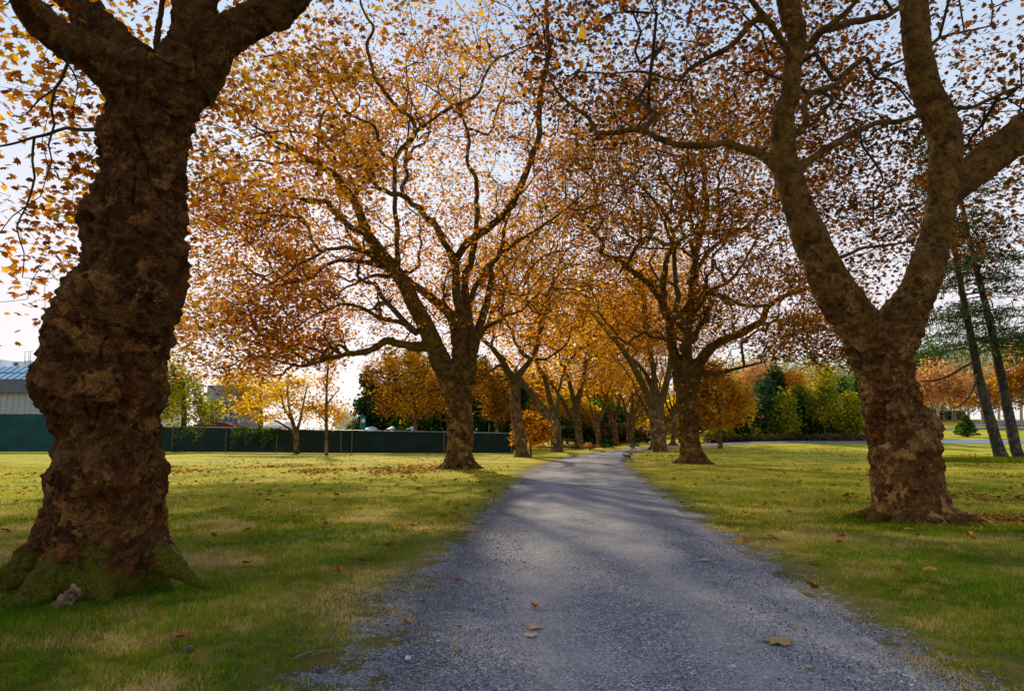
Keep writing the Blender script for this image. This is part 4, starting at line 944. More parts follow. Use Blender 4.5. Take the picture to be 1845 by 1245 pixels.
for i, (x, y, w_, h_, m, d, lab) in enumerate([(1690, 690, 110, 90, RED, 150, 'russet tree with pale trunk behind the little spruce'), (1745, 670, 120, 110, HAZE, 175, 'pale straw coloured tree behind the russet one'),
        (1770, 700, 90, 70, RED, 160, 'russet orange tree between the leaning pine trunks'), (1840, 680, 90, 120, ORANGE, 150, 'orange tree at the right edge behind the pines'), (1700, 640, 130, 80, GREEN_B, 200, 'blue green far conifer top above the russet tree'), (1800, 620, 130, 110, GREEN_B, 210, 'blue green far conifer behind the leaning pines'), (1720, 715, 200, 60, HAZE, 190, 'low hazy row tree filling in behind the russet one'), (1665, 660, 70, 110, GREEN_M, 180, 'mid green tree touching the right side of the large forked trunk')]):
    px_tree('far_tree', lab, 'tree', d, [(x, y, w_, h_), (x - w_ * .3, y + 14, w_ * .6, h_ * .7), (x + w_ * .3, y + 12, w_ * .6, h_ * .7)],
            [[(x, 757, 5), (x, 730, 4), (x + 3, y, 2)], [(x, 735, 3), (x - 14, y + 5, 1.5)], [(x, 735, 3), (x + 16, y, 1.5)]], 5600, .60, m, 120 + i, hollow=.1, barkm=plain('pale_bark%d' % i, (.42, .34, .24), .9))

# little spruce on the far grass
def conifer_sprays(root, base, h, r, n, size, mat, seed, z0=.05):
    rng = np.random.default_rng(seed); P = []
    for lv in range(11):
        z = h * (z0 + (1 - z0) * lv / 11); rr = r * (1 - lv / 11) ** .9 + .05
        for k in range(9):
            a = rng.uniform(0, 6.28)
            t = rng.random((n // 99, 1)) ** .7
            p = np.array([[math.cos(a), math.sin(a), 0]]) * t * rr; p[:, 2] = z + t[:, 0] * rr * .18
            P.append(p + rng.normal(size=p.shape) * .06)
    P = np.vstack(P) + np.array(base); return leaves_mesh('foliage', P, size * rng.uniform(.7, 1.2, len(P)), 'tri', rng.random(len(P)), .1)
b = at(1742, 781, 108); b[2] = gz(b[0], b[1])
r_ = tag(empty('spruce_tree', b), 'small bright green spruce alone on the grass between the two far roads', 'tree')
link_mesh('foliage', conifer_sprays(r_, b, 3.6, 1.9, 2600, .34, GREEN_M, 5), GREEN_M, r_)
m = MB(); m.tube([b, b + np.array([0, 0, 3.4])], [.10, .02], 7); m.build('trunk', TWIG, r_, True)

# leaning pines at the right edge
PB = bark_mat('pine_bark', (0.025, 0.020, 0.016), (0.075, 0.062, 0.048), (0.14, 0.12, 0.09), scale=0.8, rust=(0.12, 0.09, 0.06))
NEED = leaf_mat('pine_needles', [(0, (0.012, 0.026, 0.014)), (.5, (0.040, 0.080, 0.040)), (1, (0.13, 0.18, 0.06))], .3)
for i, (ln, lab, seed) in enumerate([
        ([(1805, 828, 36), (1800, 812, 26), (1785, 760, 23), (1768, 700, 20), (1752, 620, 17), (1736, 540, 14), (1722, 460, 11), (1710, 380, 8), (1696, 290, 5), (1690, 230, 3)], 'leaning grey pine trunk nearest the right edge, the left one of the pair', 1),
        ([(1842, 832, 30), (1832, 815, 24), (1820, 760, 22), (1806, 690, 20), (1792, 620, 17), (1776, 550, 15), (1758, 480, 12), (1742, 410, 9), (1728, 330, 6), (1720, 260, 4)], 'leaning grey pine trunk cut by the right edge, the right one of the pair', 2)]):
    d = 46 + i * .6
    C = np.array([[*at(x, y, d), .40 * w_ * mpp(x, y, d)] for x, y, w_ in ln]); Q = catmull(C, .3)
    b = np.array(C[1][:3]); b[2] = 0
    r_ = tag(empty('pine_tree', b), lab, 'tree', 'leaning pines')
    link_mesh('trunk', remesh_tubes([(Q[:, :3], Q[:, 3])], .07, 1, knob_disp(.03, 1.5, .02, 3, 0, 1, 20), 'trunk'), PB, r_, True)
    rng = np.random.default_rng(seed); br = MB(); NP = []
    for k in range(90):
        j = int(len(Q) * (.30 + .68 * rng.random())); s = Q[j, :3]; a = rng.uniform(0, 6.28); L = rng.uniform(1.5, 5.2) * (1.15 - j / len(Q) * .55)
        t = np.linspace(0, 1, 7)[:, None]; dirv = np.array([math.cos(a), math.sin(a), .12])
        pts = s + dirv * t * L; pts[:, 2] -= (t[:, 0] ** 2) * L * rng.uniform(.05, .35); pts += rng.normal(size=pts.shape) * .05
        br.tube(pts, np.linspace(.045, .012, 7), 4)
        dead = s[2] < 7
        if dead and rng.random() < .4: continue
        for q in range(int(L * 6)):
            u = rng.uniform(.35, 1); c = s + dirv * u * L; c[2] -= u * u * L * .2
            NP.append(c + rng.normal(size=(5, 3)) * np.array([.42, .42, .22]))
    # two long bare curved limbs seen against the russet tree
    if i == 0:
        for cl in ([(1756, 652, 5), (1735, 662, 4), (1708, 678, 4), (1680, 686, 3), (1655, 687, 2)], [(1762, 672, 5), (1756, 695, 4), (1745, 715, 3), (1728, 732, 3), (1712, 736, 2)]):
            R_ = catmull(np.array([[*at(x, y, d - .4), .5 * w_ * mpp(x, y, d)] for x, y, w_ in cl]), .3); br.tube(R_[:, :3], R_[:, 3], 5)
    br.build('branches', TWIG_N, r_, True)
    NP = np.vstack(NP); link_mesh('crown', leaves_mesh('crown', NP, .40 * rng.uniform(.5, 1.3, len(NP)), 'blade', rng.random(len(NP)), .0), NEED, r_)

# ------------------------------------------------------------------ far roads
ASPH = plain('asphalt_pale', (0.20, 0.22, 0.28), .8, .12, 1.0)
def strip_road(name, label, xs, lo, hi, off=.05):
    v = []; f = []
    for i, x in enumerate(xs):
        for y in (np.interp(x, *lo), np.interp(x, *hi)):
            p = ground(x, y); v.append((p[0], p[1], p[2] + off))
    for i in range(len(xs) - 1): f.append((2 * i, 2 * i + 2, 2 * i + 3, 2 * i + 1))
    me = bpy.data.meshes.new(name); me.from_pydata(v, [], f); me.update(); tag(link_mesh(name, me, ASPH), label, None, None, 'structure')
strip_road('road', 'pale asphalt road crossing behind the right lawn', np.arange(1272, 2150, 12), ([1272, 1400, 1560, 1700, 2150], [802.5, 798.5, 798.5, 799.5, 801]), ([1272, 1400, 1560, 1700, 2150], [798, 795, 793.5, 792, 792]))
strip_road('far_road', 'second pale road higher up the far grass on the right', np.arange(1660, 2150, 12), ([1660, 1700, 2150], [774, 773.6, 774]), ([1660, 1700, 2150], [771, 770.6, 769]), .10)
strip_road('car_park', 'pale car park apron at the top of the far grass', np.arange(1750, 2150, 12), ([1750, 2150], [768, 768]), ([1750, 1800, 2150], [761, 758, 757]), .12)

# ------------------------------------------------------------------ fences
FAB = plain('green_windscreen', (0.008, 0.022, 0.016), .85, .35, 1.2, bump=.3)
FAB2 = plain('teal_windscreen', (0.012, 0.060, 0.058), .85, .25, .8, bump=.3)
STEEL = plain('galvanised_pipe', (0.28, 0.29, 0.30), .45, .15, 3, metallic=.4)
IVY = leaf_mat('ivy', [(0, (0.02, 0.05, 0.008)), (.5, (0.07, 0.12, 0.012)), (1, (0.22, 0.26, 0.03))], .3)
def fence(label, fab, pts, heights, posts, sag=.05):
    """pts: px list along the foot, wavy fabric hung on a pipe frame"""
    P = [ground(x, y) for x, y in pts]; r_ = tag(empty('fence', P[0]), label, 'fence')
    A_ = np.array(P); s = np.concatenate([[0], np.cumsum(np.linalg.norm(np.diff(A_, axis=0), axis=1))])
    n = int(s[-1] / .35); v = []; f = []; rows = 7
    for i in range(n + 1):
        t = s[-1] * i / n; x, y = np.interp(t, s, A_[:, 0]), np.interp(t, s, A_[:, 1]); h = np.interp(t, s, heights)
        for k in range(rows):
            z = .06 + (h - .10) * k / (rows - 1)
            w_ = .035 * math.sin(t * 2.1 + k * .7) + .03 * noise.noise(Vector((t * .8, z, 0)))
            v.append((x, y - .06 + w_, z + (0 if k < rows - 1 else -.03 * abs(math.sin(t * .9)))))
    for i in range(n):
        for k in range(rows - 1):
            a = i * rows + k; f.append((a, a + rows, a + rows + 1, a + 1))
    me = bpy.data.meshes.new('windscreen'); me.from_pydata(v, [], f); me.update(); link_mesh('windscreen', me, fab, r_, True)
    m = MB(); q = [(np.interp(t, s, A_[:, 0]), np.interp(t, s, A_[:, 1]), np.interp(t, s, heights)) for t in np.linspace(0, s[-1], 30)]
    m.tube(q, [.035] * 30, 6); m.build('top_rail', STEEL, r_, True)
    for px in posts:
        t = np.interp(px, [p[0] for p in pts], s); x, y, h = np.interp(t, s, A_[:, 0]), np.interp(t, s, A_[:, 1]), np.interp(t, s, heights)
        m = MB(); m.tube([(x, y - .16, -.1), (x, y - .16, h + .03), (x, y - .16, h + .04), (x, y - .16, h + .10)], [.05, .05, .065, .02], 8); m.build('post', STEEL, r_, True)
    return r_, A_, s
fence('tall teal green fabric fence at the far left edge, in front of the white building', FAB2, [(-160, 816), (22, 815), (180, 815)], [4.15, 4.15, 4.1], [-120, 110])
fr, FA, FS = fence('long dark green fabric fence on pipe posts running across behind the left lawn', FAB, [(185, 814.5), (310, 815), (620, 817.5), (780, 817.5), (925, 817.5)], [2.75, 2.75, 2.3, 2.15, 2.0], [310, 413, 505, 615, 634, 800, 922])
# sunlit ivy tops spilling over the fence
rng = np.random.default_rng(5); PP = []
for (x0, x1, dn) in ((311, 345, .5), (345, 370, .3), (416, 440, .9), (440, 470, .6), (470, 505, .9), (505, 530, .4), (545, 600, .8)):
    for k in range(int((x1 - x0) * 17 * dn)):
        px = rng.uniform(x0, x1); f_ = (px - x0) / (x1 - x0); p = ground(px, 816.5); drop = rng.random() ** 1.3 * (2.3 * (1 - f_) + .4) 
        PP.append((p[0], p[1] - .22 + rng.normal() * .04, 2.75 - .35 * np.clip((px - 310) / 310, 0, 1) - drop * .8 + rng.normal() * .05))
PP = np.array(PP); me = leaves_mesh('ivy', PP, .16 * rng.uniform(.6, 1.3, len(PP)), 'tri', rng.random(len(PP)), .1)
tag(link_mesh('ivy', me, IVY), 'green creeper leaves hanging over the long dark fence', 'creeper', None, 'stuff')

# ------------------------------------------------------------------ buildings
WHITE = plain('white_siding', (0.62, 0.58, 0.56), .7, .08, .6); GREYD = plain('grey_fascia', (0.11, 0.12, 0.14), .7, .15, 1)
BLUEG = plain('blue_glazing', (0.45, 0.66, 0.78), .3, .10, .5); BLOCK = plain('blue_grey_block', (0.20, 0.25, 0.36), .85, .2, 2.5); REDC = plain('red_canopy', (0.16, 0.03, 0.02), .7, .2, 1)
MORTAR = plain('dark_joint', (0.05, 0.06, 0.09), .9); METW = plain('white_panel', (0.75, 0.75, 0.78), .5, .05); TARP = plain('pale_blue_tarp', (0.45, 0.55, 0.72), .5, .2, 1); DARKW = plain('dark_glass', (0.02, 0.025, 0.03), .2, .2)
TEAL = plain('teal_banner', (0.01, 0.16, 0.22), .7, .15); STUC = plain('grey_stucco', (0.36, 0.35, 0.36), .85, .1)
def bx(m, x0, x1, y0, y1, d, dep):
    """box seen between pixel columns x0..x1 and rows y0 (top)..y1 (bottom) with front at depth d"""
    a = at(x0, y1, d); b = at(x1, y0, d); m.box(((a[0] + b[0]) / 2, d + dep / 2, (a[2] + b[2]) / 2), (b[0] - a[0], dep, b[2] - a[2]))
g0 = at(60, 812, 98); r_ = tag(empty('building', (g0[0], 98, 0)), 'white sided building with a pale blue glazed roof seen left of the nearest trunk', 'building')
m = MB(); bx(m, -260, 250, 708, 812, 98, 14); m.build('wall', WHITE, r_)
m = MB()
for k in range(-250, 250, 11): bx(m, k, k + 1, 709, 812, 97.9, .09)
m.build('siding_joints', STUC, r_)
m = MB(); bx(m, -264, 254, 684, 707.5, 97.2, 15); m.build('fascia', GREYD, r_)
a, b = at(-255, 683, 97.6), at(245, 683, 97.6); m = MB()
v = [(a[0], 97.6, a[2]), (b[0], 97.6, b[2]), (b[0] - .6, 101.5, a[2] + 2.25), (a[0] + .6, 101.5, a[2] + 2.25), (a[0], 111, a[2]), (b[0], 111, b[2])]
m.add(v, [(0, 1, 2, 3), (3, 2, 5, 4), (0, 3, 4), (1, 5, 2)]); roof = m.build('roof', BLUEG, r_)
m = MB()
for k in range(-250, 245, 13): 
    p = at(k, 682.5, 97.5); m.tube([(p[0], 97.55, p[2]), (p[0], 101.4, a[2] + 2.28)], [.05, .05], 4)
m.tube([(a[0], 99.4, a[2] + 1.12), (b[0], 99.4, a[2] + 1.12)], [.05, .05], 4); m.build('glazing_bar', GREYD, r_)
m = MB(); bx(m, 20, 38, 651, 661, 103, 2); bx(m, 42, 58, 650, 662, 104, 2.5); bx(m, -60, 5, 648, 664, 104, 3); m.build('roof_unit', METW, r_)
m = MB(); bx(m, 24, 32, 653, 659, 102.9, .1); m.build('fan_grille', GREYD, r_)
m = MB()
for (x, t) in ((45, 632), (52, 636), (55, 634)): 
    p, q = at(x, 655, 103), at(x, t, 103); m.tube([p, q], [.05, .03], 5)
p, q = at(48, 634, 103), at(60, 633, 103); m.tube([p, q], [.04, .03], 4); m.build('antenna', GREYD, r_)

g0 = at(400, 812, 96); r_ = tag(empty('house', (g0[0], 96, 0)), 'blue grey block walled house with lit lamp behind the fence, half hidden by golden leaves', 'house')
m = MB(); bx(m, 356, 432, 728, 812, 96, 9); m.build('wall', BLOCK, r_)
m = MB()
for y in range(733, 770, 6): bx(m, 357, 431, y, y + .7, 95.96, .1)
for k, x in enumerate(range(362, 430, 9)): bx(m, x, x + .7, 729, 771, 95.965, .1)
m.build('block_joints', MORTAR, r_)
m = MB(); bx(m, 372, 428, 694, 727, 99, 6); m.build('upper_wall', STUC, r_)
m = MB(); bx(m, 352, 436, 724, 728, 95.2, 10.5); m.build('roof', GREYD, r_)
m = MB(); bx(m, 402, 416, 700, 718, 98.9, .2); m.build('window', GOLDW if 'GOLDW' in globals() else plain('yellow_blind', (0.5, 0.36, 0.08), .7), r_)
m = MB(); bx(m, 397, 404, 748, 753, 95.7, .3); m.build('wall_lamp', METW, r_)
r_ = empty('canopy', at(375, 812, 86)); r_.location.z = 0; tag(r_, 'dark red curved awning just above the long fence', 'awning')
m = MB(); pts = [at(x, y, 86) for x, y in ((338, 772), (350, 765), (370, 760), (390, 759), (410, 763), (425, 772))]
vs = []; fs = []
for i, p in enumerate(pts): vs += [tuple(p), (p[0], p[1] + 3, p[2] + .1)]
for i in range(5): fs.append((2 * i, 2 * i + 2, 2 * i + 3, 2 * i + 1))
vs += [tuple(p) for p in (pts[0], pts[-1])]; fs.append((0, 10, 8, 6, 4, 2)); m.add(vs, fs); m.build('cover', REDC, r_)
for x in (342, 420): p = at(x, 771, 86.2); m = MB(); m.tube([(p[0], 86.3, 0), (p[0], 86.3, p[2])], [.05, .05], 6); m.build('pole', STEEL, r_)
def tent(px, top, eave, w_, d, label):
    b = at(px, eave, d); r_ = tag(empty('tent', (b[0], d, 0)), label, 'tent', 'white marquee tents'); hw = w_ * .5 * d / F; p = at(px, top, d); m = MB()
    q = [(b[0] - hw, d - hw, b[2]), (b[0] + hw, d - hw, b[2]), (b[0] + hw, d + hw, b[2]), (b[0] - hw, d + hw, b[2])]; lo = [(x, y, z - .35) for x, y, z in q]
    m.add(q + lo + [(b[0], d, p[2])], [(0, 1, 8), (1, 2, 8), (2, 3, 8), (3, 0, 8), (0, 4, 5, 1), (1, 5, 6, 2), (2, 6, 7, 3), (3, 7, 4, 0)]); m.build('cover', METW, r_)
    for x, y, z in lo:
        m = MB(); m.tube([(x, y, 0), (x, y, z)], [.04, .04], 6); m.build('pole', STEEL, r_)
tent(497, 758, 767, 34, 84, 'white peaked tent top showing above the fence left of the forked yellow tree')
tent(519, 759, 768, 26, 88, 'smaller white peaked tent top right behind the forked yellow tree')
b = at(622, 812, 110); r_ = tag(empty('house', (b[0], 110, 0)), 'small pale gabled house behind the fence between the thin young tree and the teal banner', 'house')
m = MB(); bx(m, 602, 640, 765, 812, 110, 8); a = at(602, 765, 110); c = at(640, 765, 110); p = at(617, 742, 110)
m.add([(a[0], 110.01, a[2]), (c[0], 110.01, c[2]), (p[0], 110.01, p[2]), (a[0], 118, a[2]), (c[0], 118, c[2]), (p[0], 118, p[2])], [(0, 1, 2), (3, 5, 4)]); m.build('wall', METW, r_)
m = MB(); o = .35
m.add([(a[0] - o, 109.6, a[2] - .3), (p[0], 109.6, p[2] + .12), (p[0], 118.4, p[2] + .12), (a[0] - o, 118.4, a[2] - .3), (c[0] + o, 109.6, c[2] - .3), (c[0] + o, 118.4, c[2] - .3)], [(0, 1, 2, 3), (1, 4, 5, 2)]); m.build('roof', STUC, r_)
b = at(654, 812, 76); r_ = tag(empty('banner', (b[0], 76, 0)), 'tall teal banner with a white disc emblem standing up behind the fence', 'banner')
m = MB(); bx(m, 649, 659, 749, 781, 76, .08); m.build('panel', TEAL, r_)
m = MB(); c = at(654.5, 758, 75.94); ang = np.linspace(0, 2 * math.pi, 25)[:-1]; m.add([(c[0] + .23 * math.cos(t), 75.94, c[2] + .23 * math.sin(t)) for t in ang], [tuple(range(24))[::-1]]); m.build('emblem', METW, r_)
m = MB(); m.tube([(c[0] - .34, 76.1, 0), (c[0] - .34, 76.1, at(0, 747, 76)[2])], [.04, .04], 6); m.build('pole', STEEL, r_)
for i, (x, w_, lab) in enumerate([(661, 24, 'pale blue covered roof just above the fence right of the teal banner'), (700, 12, 'small white cover above the fence under the conifers'), (736, 14, 'small pale cover above the fence left of the wide plane trunk')]):
    b = at(x, 780, 78); r_ = tag(empty('tarpaulin_shelter', (b[0], 78, 0)), lab, 'shelter'); s = 78 / F; m = MB(); vs = []; fs = []
    for k in range(7):
        t = -1 + k / 3; z = at(x, 777, 78)[2] + .28 * (1 - t * t); vs += [(b[0] + t * w_ * .5 * s, 77.4, z), (b[0] + t * w_ * .5 * s + .2, 79.5, z + .3)]
    for k in range(6): fs.append((2 * k, 2 * k + 2, 2 * k + 3, 2 * k + 1))
    m.add(vs, fs); m.build('cover', TARP, r_)
    for t in (-.45, .45): m = MB(); m.tube([(b[0] + t * w_ * s, 78, 0), (b[0] + t * w_ * s, 78, at(x, 778, 78)[2] + .1)], [.03, .03], 5); m.build('pole', STEEL, r_)
# low dark buildings beyond the far trees on the right
b = at(1705, 757, 200); r_ = tag(empty('building', (b[0], 200, gz(b[0], 200))), 'low dark fronted building behind the russet tree with pale posts', 'building')
m = MB(); bx(m, 1660, 1740, 741, 760, 200, 8); m.build('wall', DARKW, r_); m = MB(); bx(m, 1655, 1745, 738.5, 741, 199, 10); m.build('roof', STUC, r_)
for x in (1668, 1684, 1700, 1716): m = MB(); bx(m, x, x + 1.5, 741, 759, 199.2, .3); m.build('post', WHITE, r_)

# path-end hedge, stone block, red planting
HEDGE = GREEN_D
def hedge(label, x0, x1, top, bot, d, seed, mat=HEDGE):
    a = at(x0, bot, d); c = at(x1, bot, d); h = (bot - top) * d / F; n = max(2, int((c[0] - a[0]) / 1.2)); base = ((a[0] + c[0]) / 2, d, 0)
    r_ = tag(empty('hedge', base), label, 'hedge'); rng = np.random.default_rng(seed); k = int(260 * (c[0] - a[0]))
    P = np.column_stack([rng.uniform(a[0], c[0], k), d + rng.uniform(-.7, .7, k), rng.uniform(.05, 1, k) ** .7 * (h + a[2] * 0)]); top_ = rng.random(k) < .35; P[top_, 2] = h + rng.normal(size=top_.sum()) * .07
    fr_ = rng.random(k) < .5; P[fr_, 1] = d - .7 + rng.normal(size=fr_.sum()) * .06
    link_mesh('foliage', leaves_mesh('foliage', P, .22 * rng.uniform(.6, 1.2, k), 'tri', rng.random(k) * .7, .3), mat, r_)
    for q in range(n):
        x = a[0] + (q + .5) * (c[0] - a[0]) / n; m = MB(); m.tube([(x, d, 0), (x + .1, d, h * .7)], [.04, .02], 5); m.build('stem', TWIG_N, r_)
hedge('clipped dark hedge at the end of the path left of the multi-stemmed plane tree', 1137, 1176, 790.5, 806, 104, 1)
hedge('lower dark hedge behind the sixth left trunk', 1078, 1104, 793, 808, 92, 2)
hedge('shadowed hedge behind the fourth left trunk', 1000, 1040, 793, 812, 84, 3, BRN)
m = MB(); a = ground(1133, 803); m.box((a[0], a[1] - 4, .25), (1.5, .9, .5)); m.box((a[0] - .1, a[1] - 4.1, .58), (1.1, .7, .18), .1)
tag(m.build('stone_block', plain('pale_stone', (.16, .17, .18), .9, .3, 2, bump=.5)), 'pale grey stone block at the bend of the path', 'stone')
px_tree('flower_bed', 'low dull red planting between the fourth and fifth left trunks', 'planting', 84, [(1064, 804, 26, 8)], [[(1064, 809, 2), (1064, 804, 1)]], 700, .2, RED, 141, crown='foliage', stemname='stem')

# sign post and plain poles
YEL = plain('yellow_sign', (0.62, 0.42, 0.03), .6, .05)
def post(px, top, bot, d, label, cat, name, sign=False, r=.05):
    b = at(px, bot, d); b[2] = gz(b[0], d); r_ = tag(empty(name, b), label, cat); t = at(px, top, d)
    m = MB(); m.tube([(b[0], d, b[2] - .05), (b[0], d, t[2]), (b[0], d, t[2] + .02), (b[0], d, t[2] + .07)], [r, r * .9, r * 1.2, r * .4], 8); m.build('pole', STUC, r_, True)
    if sign: m = MB(); bx(m, px, px + 7, 771.5, 775, d - .08, .04); m.build('sign_panel', YEL, r_)
post(1167, 768, 800, 112, 'slim grey post with a small yellow sign panel near the path end', 'sign post', 'sign_post', True, .06)
post(1269, 765, 799, 98, 'plain grey pole beyond the lawn right of the trunk by the bench', 'pole', 'lamp_pole', False, .07)
post(1003 - 85, 700, 812, 86, 'thin pale pole behind the fence beside the slender reddish trunk', 'pole', 'light_pole', False, .05)
post(881, 764, 812, 82, 'short pale pole behind the fence right of the wide plane trunk', 'pole', 'light_pole', False, .05)

# boulder and grass tuft by the pines
b = ground(1693, 775); ico = MB()
import bmesh
bm = bmesh.new(); bmesh.ops.create_icosphere(bm, subdivisions=3, radius=1)
for v_ in bm.verts:
    n_ = 1 + .25 * noise.noise(v_.co * 1.5); v_.co = Vector((v_.co.x * 1.1 * n_, v_.co.y * .9 * n_, max(-.2, v_.co.z) * 1.5 * n_))
me = bpy.data.meshes.new('boulder'); bm.to_mesh(me); bm.free(); o = link_mesh('boulder', me, plain('dark_rock', (.05, .055, .06), .9, .3, 2, bump=.6), None, True); o.location = (b[0], b[1], b[2] + .1)
tag(o, 'dark rounded boulder on the far grass just right of the large forked trunk', 'boulder')

# ------------------------------------------------------------------ benches
IRON = plain('dark_iron', (0.022, 0.020, 0.018), .55, .2, 5); SLAT = plain('weathered_slats', (0.14, 0.085, 0.05), .8, .3, 6)
def make_bench(loc, rz, label):
    r_ = tag(empty('park_bench', loc), label, 'bench', 'slatted iron benches facing the path')
    # local frame: faces -x, length along y
    L = 1.7
    def W(x, y, z): return (loc[0] + x * math.cos(rz) - y * math.sin(rz), loc[1] + x * math.sin(rz) + y * math.cos(rz), loc[2] + z)
    for sy in (-L / 2, L / 2):
        m = MB()
        for ln in ([(-.30, .0), (-.26, .10), (-.16, .22), (.0, .34), (.13, .42)], [(.28, .0), (.25, .10), (.17, .24), (.04, .36), (-.10, .41), (-.30, .43)], [(.12, .38), (.18, .50), (.22, .68), (.29, .90)], [(-.30, .43), (-.10, .40), (.12, .42)]):
            Q = catmull(np.array([(x, 0, z, .02) for x, z in ln]), .04); m.tube([W(q[0], sy, q[2]) for q in Q], [.021] * len(Q), 6)
        m.build('leg', IRON, r_, True); m = MB()
        a_ = np.linspace(-.35, math.pi * 1.08, 15); ring = [(-.03 - .21 * math.cos(math.pi - t) * -1, .50 + .19 * math.sin(t)) for t in a_]
        m.tube([W(x, sy, z) for x, z in ring], [.02] * 15, 6); m.build('armrest', IRON, r_, True)
    m = MB()
    for k in range(6):
        x = -.28 + k * .078; q = [W(x - .03, -L / 2 - .03, .455), W(x + .03, -L / 2 - .03, .455), W(x + .03, L / 2 + .03, .455), W(x - .03, L / 2 + .03, .455)]; t_ = [(a, b_, c_ + .025) for a, b_, c_ in q]
        m.add(q + t_, [(0, 3, 2, 1), (4, 5, 6, 7), (0, 1, 5, 4), (1, 2, 6, 5), (2, 3, 7, 6), (3, 0, 4, 7)])
    m.build('seat', SLAT, r_); m = MB()
    for k in range(5):
        z = .53 + k * .083; x = .165 + (z - .5) * .32; q = [W(x, -L / 2 - .03, z - .03), W(x + .025, -L / 2 - .03, z - .03), W(x + .025, L / 2 + .03, z - .03), W(x, L / 2 + .03, z - .03)]; t_ = [(W(.02, 0, 0)[0] - loc[0] + a, b_, c_ + .06) for a, b_, c_ in q]
        m.add(q + t_, [(0, 3, 2, 1), (4, 5, 6, 7), (0, 1, 5, 4), (1, 2, 6, 5), (2, 3, 7, 6), (3, 0, 4, 7)])
    m.build('backrest', SLAT, r_)
make_bench(ground(1131, 832.5), -.10, 'nearer dark slatted iron bench on the grass edge, left of the thick dark trunk')
make_bench(ground(1141, 812.5), -.20, 'farther slatted iron bench, its back just visible above the nearer one')

# ------------------------------------------------------------------ fallen leaves one can point at
def fleaf(px, py, size, rot, colr, label, curl=.35, lift=.0, name='fallen_leaf'):
    g = ground(px, py); T, Fc = leaf_template('lobed'); rr = random.Random(int(px)); V = []
    e = path_sd(np.array([[g[0], g[1]]]))[0]; zb = .03 if e < 0 else .06
    for x, y, z in T:
        a = math.cos(rot) * x - math.sin(rot) * y; b_ = math.sin(rot) * x + math.cos(rot) * y
        V.append((g[0] + a * size, g[1] + b_ * size, zb + g[2] + size * (curl * (x * x + y * y) * rr.uniform(.5, 1.4) + .06 * rr.random() + lift * abs(x))))
    me = bpy.data.meshes.new('blade'); me.from_pydata(V, [], Fc); me.update()
    r_ = tag(empty(name, (g[0], g[1], g[2])), label, 'leaf', 'fallen plane leaves in the foreground')
    mt = plain('leaf_%d_%d' % (px, py), colr, .7, .35, 25, bump=.3); link_mesh('blade', me, mt, r_)
    m = MB(); s = (g[0] + math.sin(rot) * size * .4, g[1] - math.cos(rot) * size * .4, zb + .02); t_ = (g[0] + math.sin(rot) * size * .95, g[1] - math.cos(rot) * size * .95, zb - .008)
    m.tube([s, ((s[0] + t_[0]) / 2 + .01, (s[1] + t_[1]) / 2, zb + .014), t_], [.0028, .0022, .0018], 5); m.build('stalk', mt, r_)
FLV = [(1400, 1164, .25, 1.2, (.30, .22, .07), 'large olive tan leaf lying flat on the lower right of the gravel', .05, 0), (964, 1101, .13, .4, (.50, .17, .02), 'curled bright orange leaf in the middle of the gravel', 1.3, .4),
       (962, 1138, .15, 2.6, (.48, .29, .15), 'pale tan leaf below the orange curl, upper of two', .35, 0), (957, 1153, .13, 3.4, (.50, .31, .18), 'pale tan leaf, lower of the two touching', .25, 0),
       (733, 1138, .15, .9, (.42, .25, .10), 'tan leaf folded up on the left gravel edge', .9, .5), (823, 1052, .085, 2.0, (.30, .05, .015), 'small dark red leaf on the left of the gravel', 1.0, .4),
       (607, 1040, .13, 1.4, (.48, .12, .015), 'orange leaf standing on the grass left of the path', .9, .5), (476, 951, .17, .3, (.55, .17, .02), 'orange leaf on the grass right of the nearest trunk', .7, .4),
       (585, 952, .15, 2.2, (.42, .07, .015), 'red leaf on the left lawn', .8, .5), (742, 954, .2, .8, (.45, .08, .02), 'red leaf lying at the left lawn edge', .5, .3), (781, 953, .12, 2.9, (.42, .08, .02), 'smaller red leaf close to the gravel edge', .7, .4),
       (1268, 1014, .17, 1.8, (.44, .30, .08), 'golden tan leaf on the right part of the gravel', .3, 0), (1293, 916, .22, 1.1, (.50, .32, .06), 'yellow tan leaf on the grass beside the gravel, right', .3, .2), (1343, 930, .14, 2.4, (.35, .05, .015), 'small dark red leaf on the right grass verge', .8, .4),
       (1517, 974, .17, 1.0, (.48, .13, .02), 'orange leaf in front of the large forked trunk', .8, .4), (1745, 971, .14, .2, (.45, .14, .02), 'small orange leaf right of the large forked trunk', .8, .4),
       (323, 1163, .16, 1.2, (.22, .06, .025), 'dull brown red leaf sunk in the grass at the lower left', .5, .2), (1123, 875, .22, 2.2, (.48, .26, .06), 'tan leaf near the right edge of the far gravel', .4, .2), (1207, 962 - 24, .12, .8, (.30, .16, .05), 'small brown leaf on the right gravel margin', .5, .2),
       (1004 + 455, 1212, .08, 1.7, (.40, .28, .12), 'little tan leaf fragment at the bottom of the gravel', .3, .1)]
for a in FLV: fleaf(a[0], a[1], a[2], a[3], a[4], a[5], a[6], a[7])
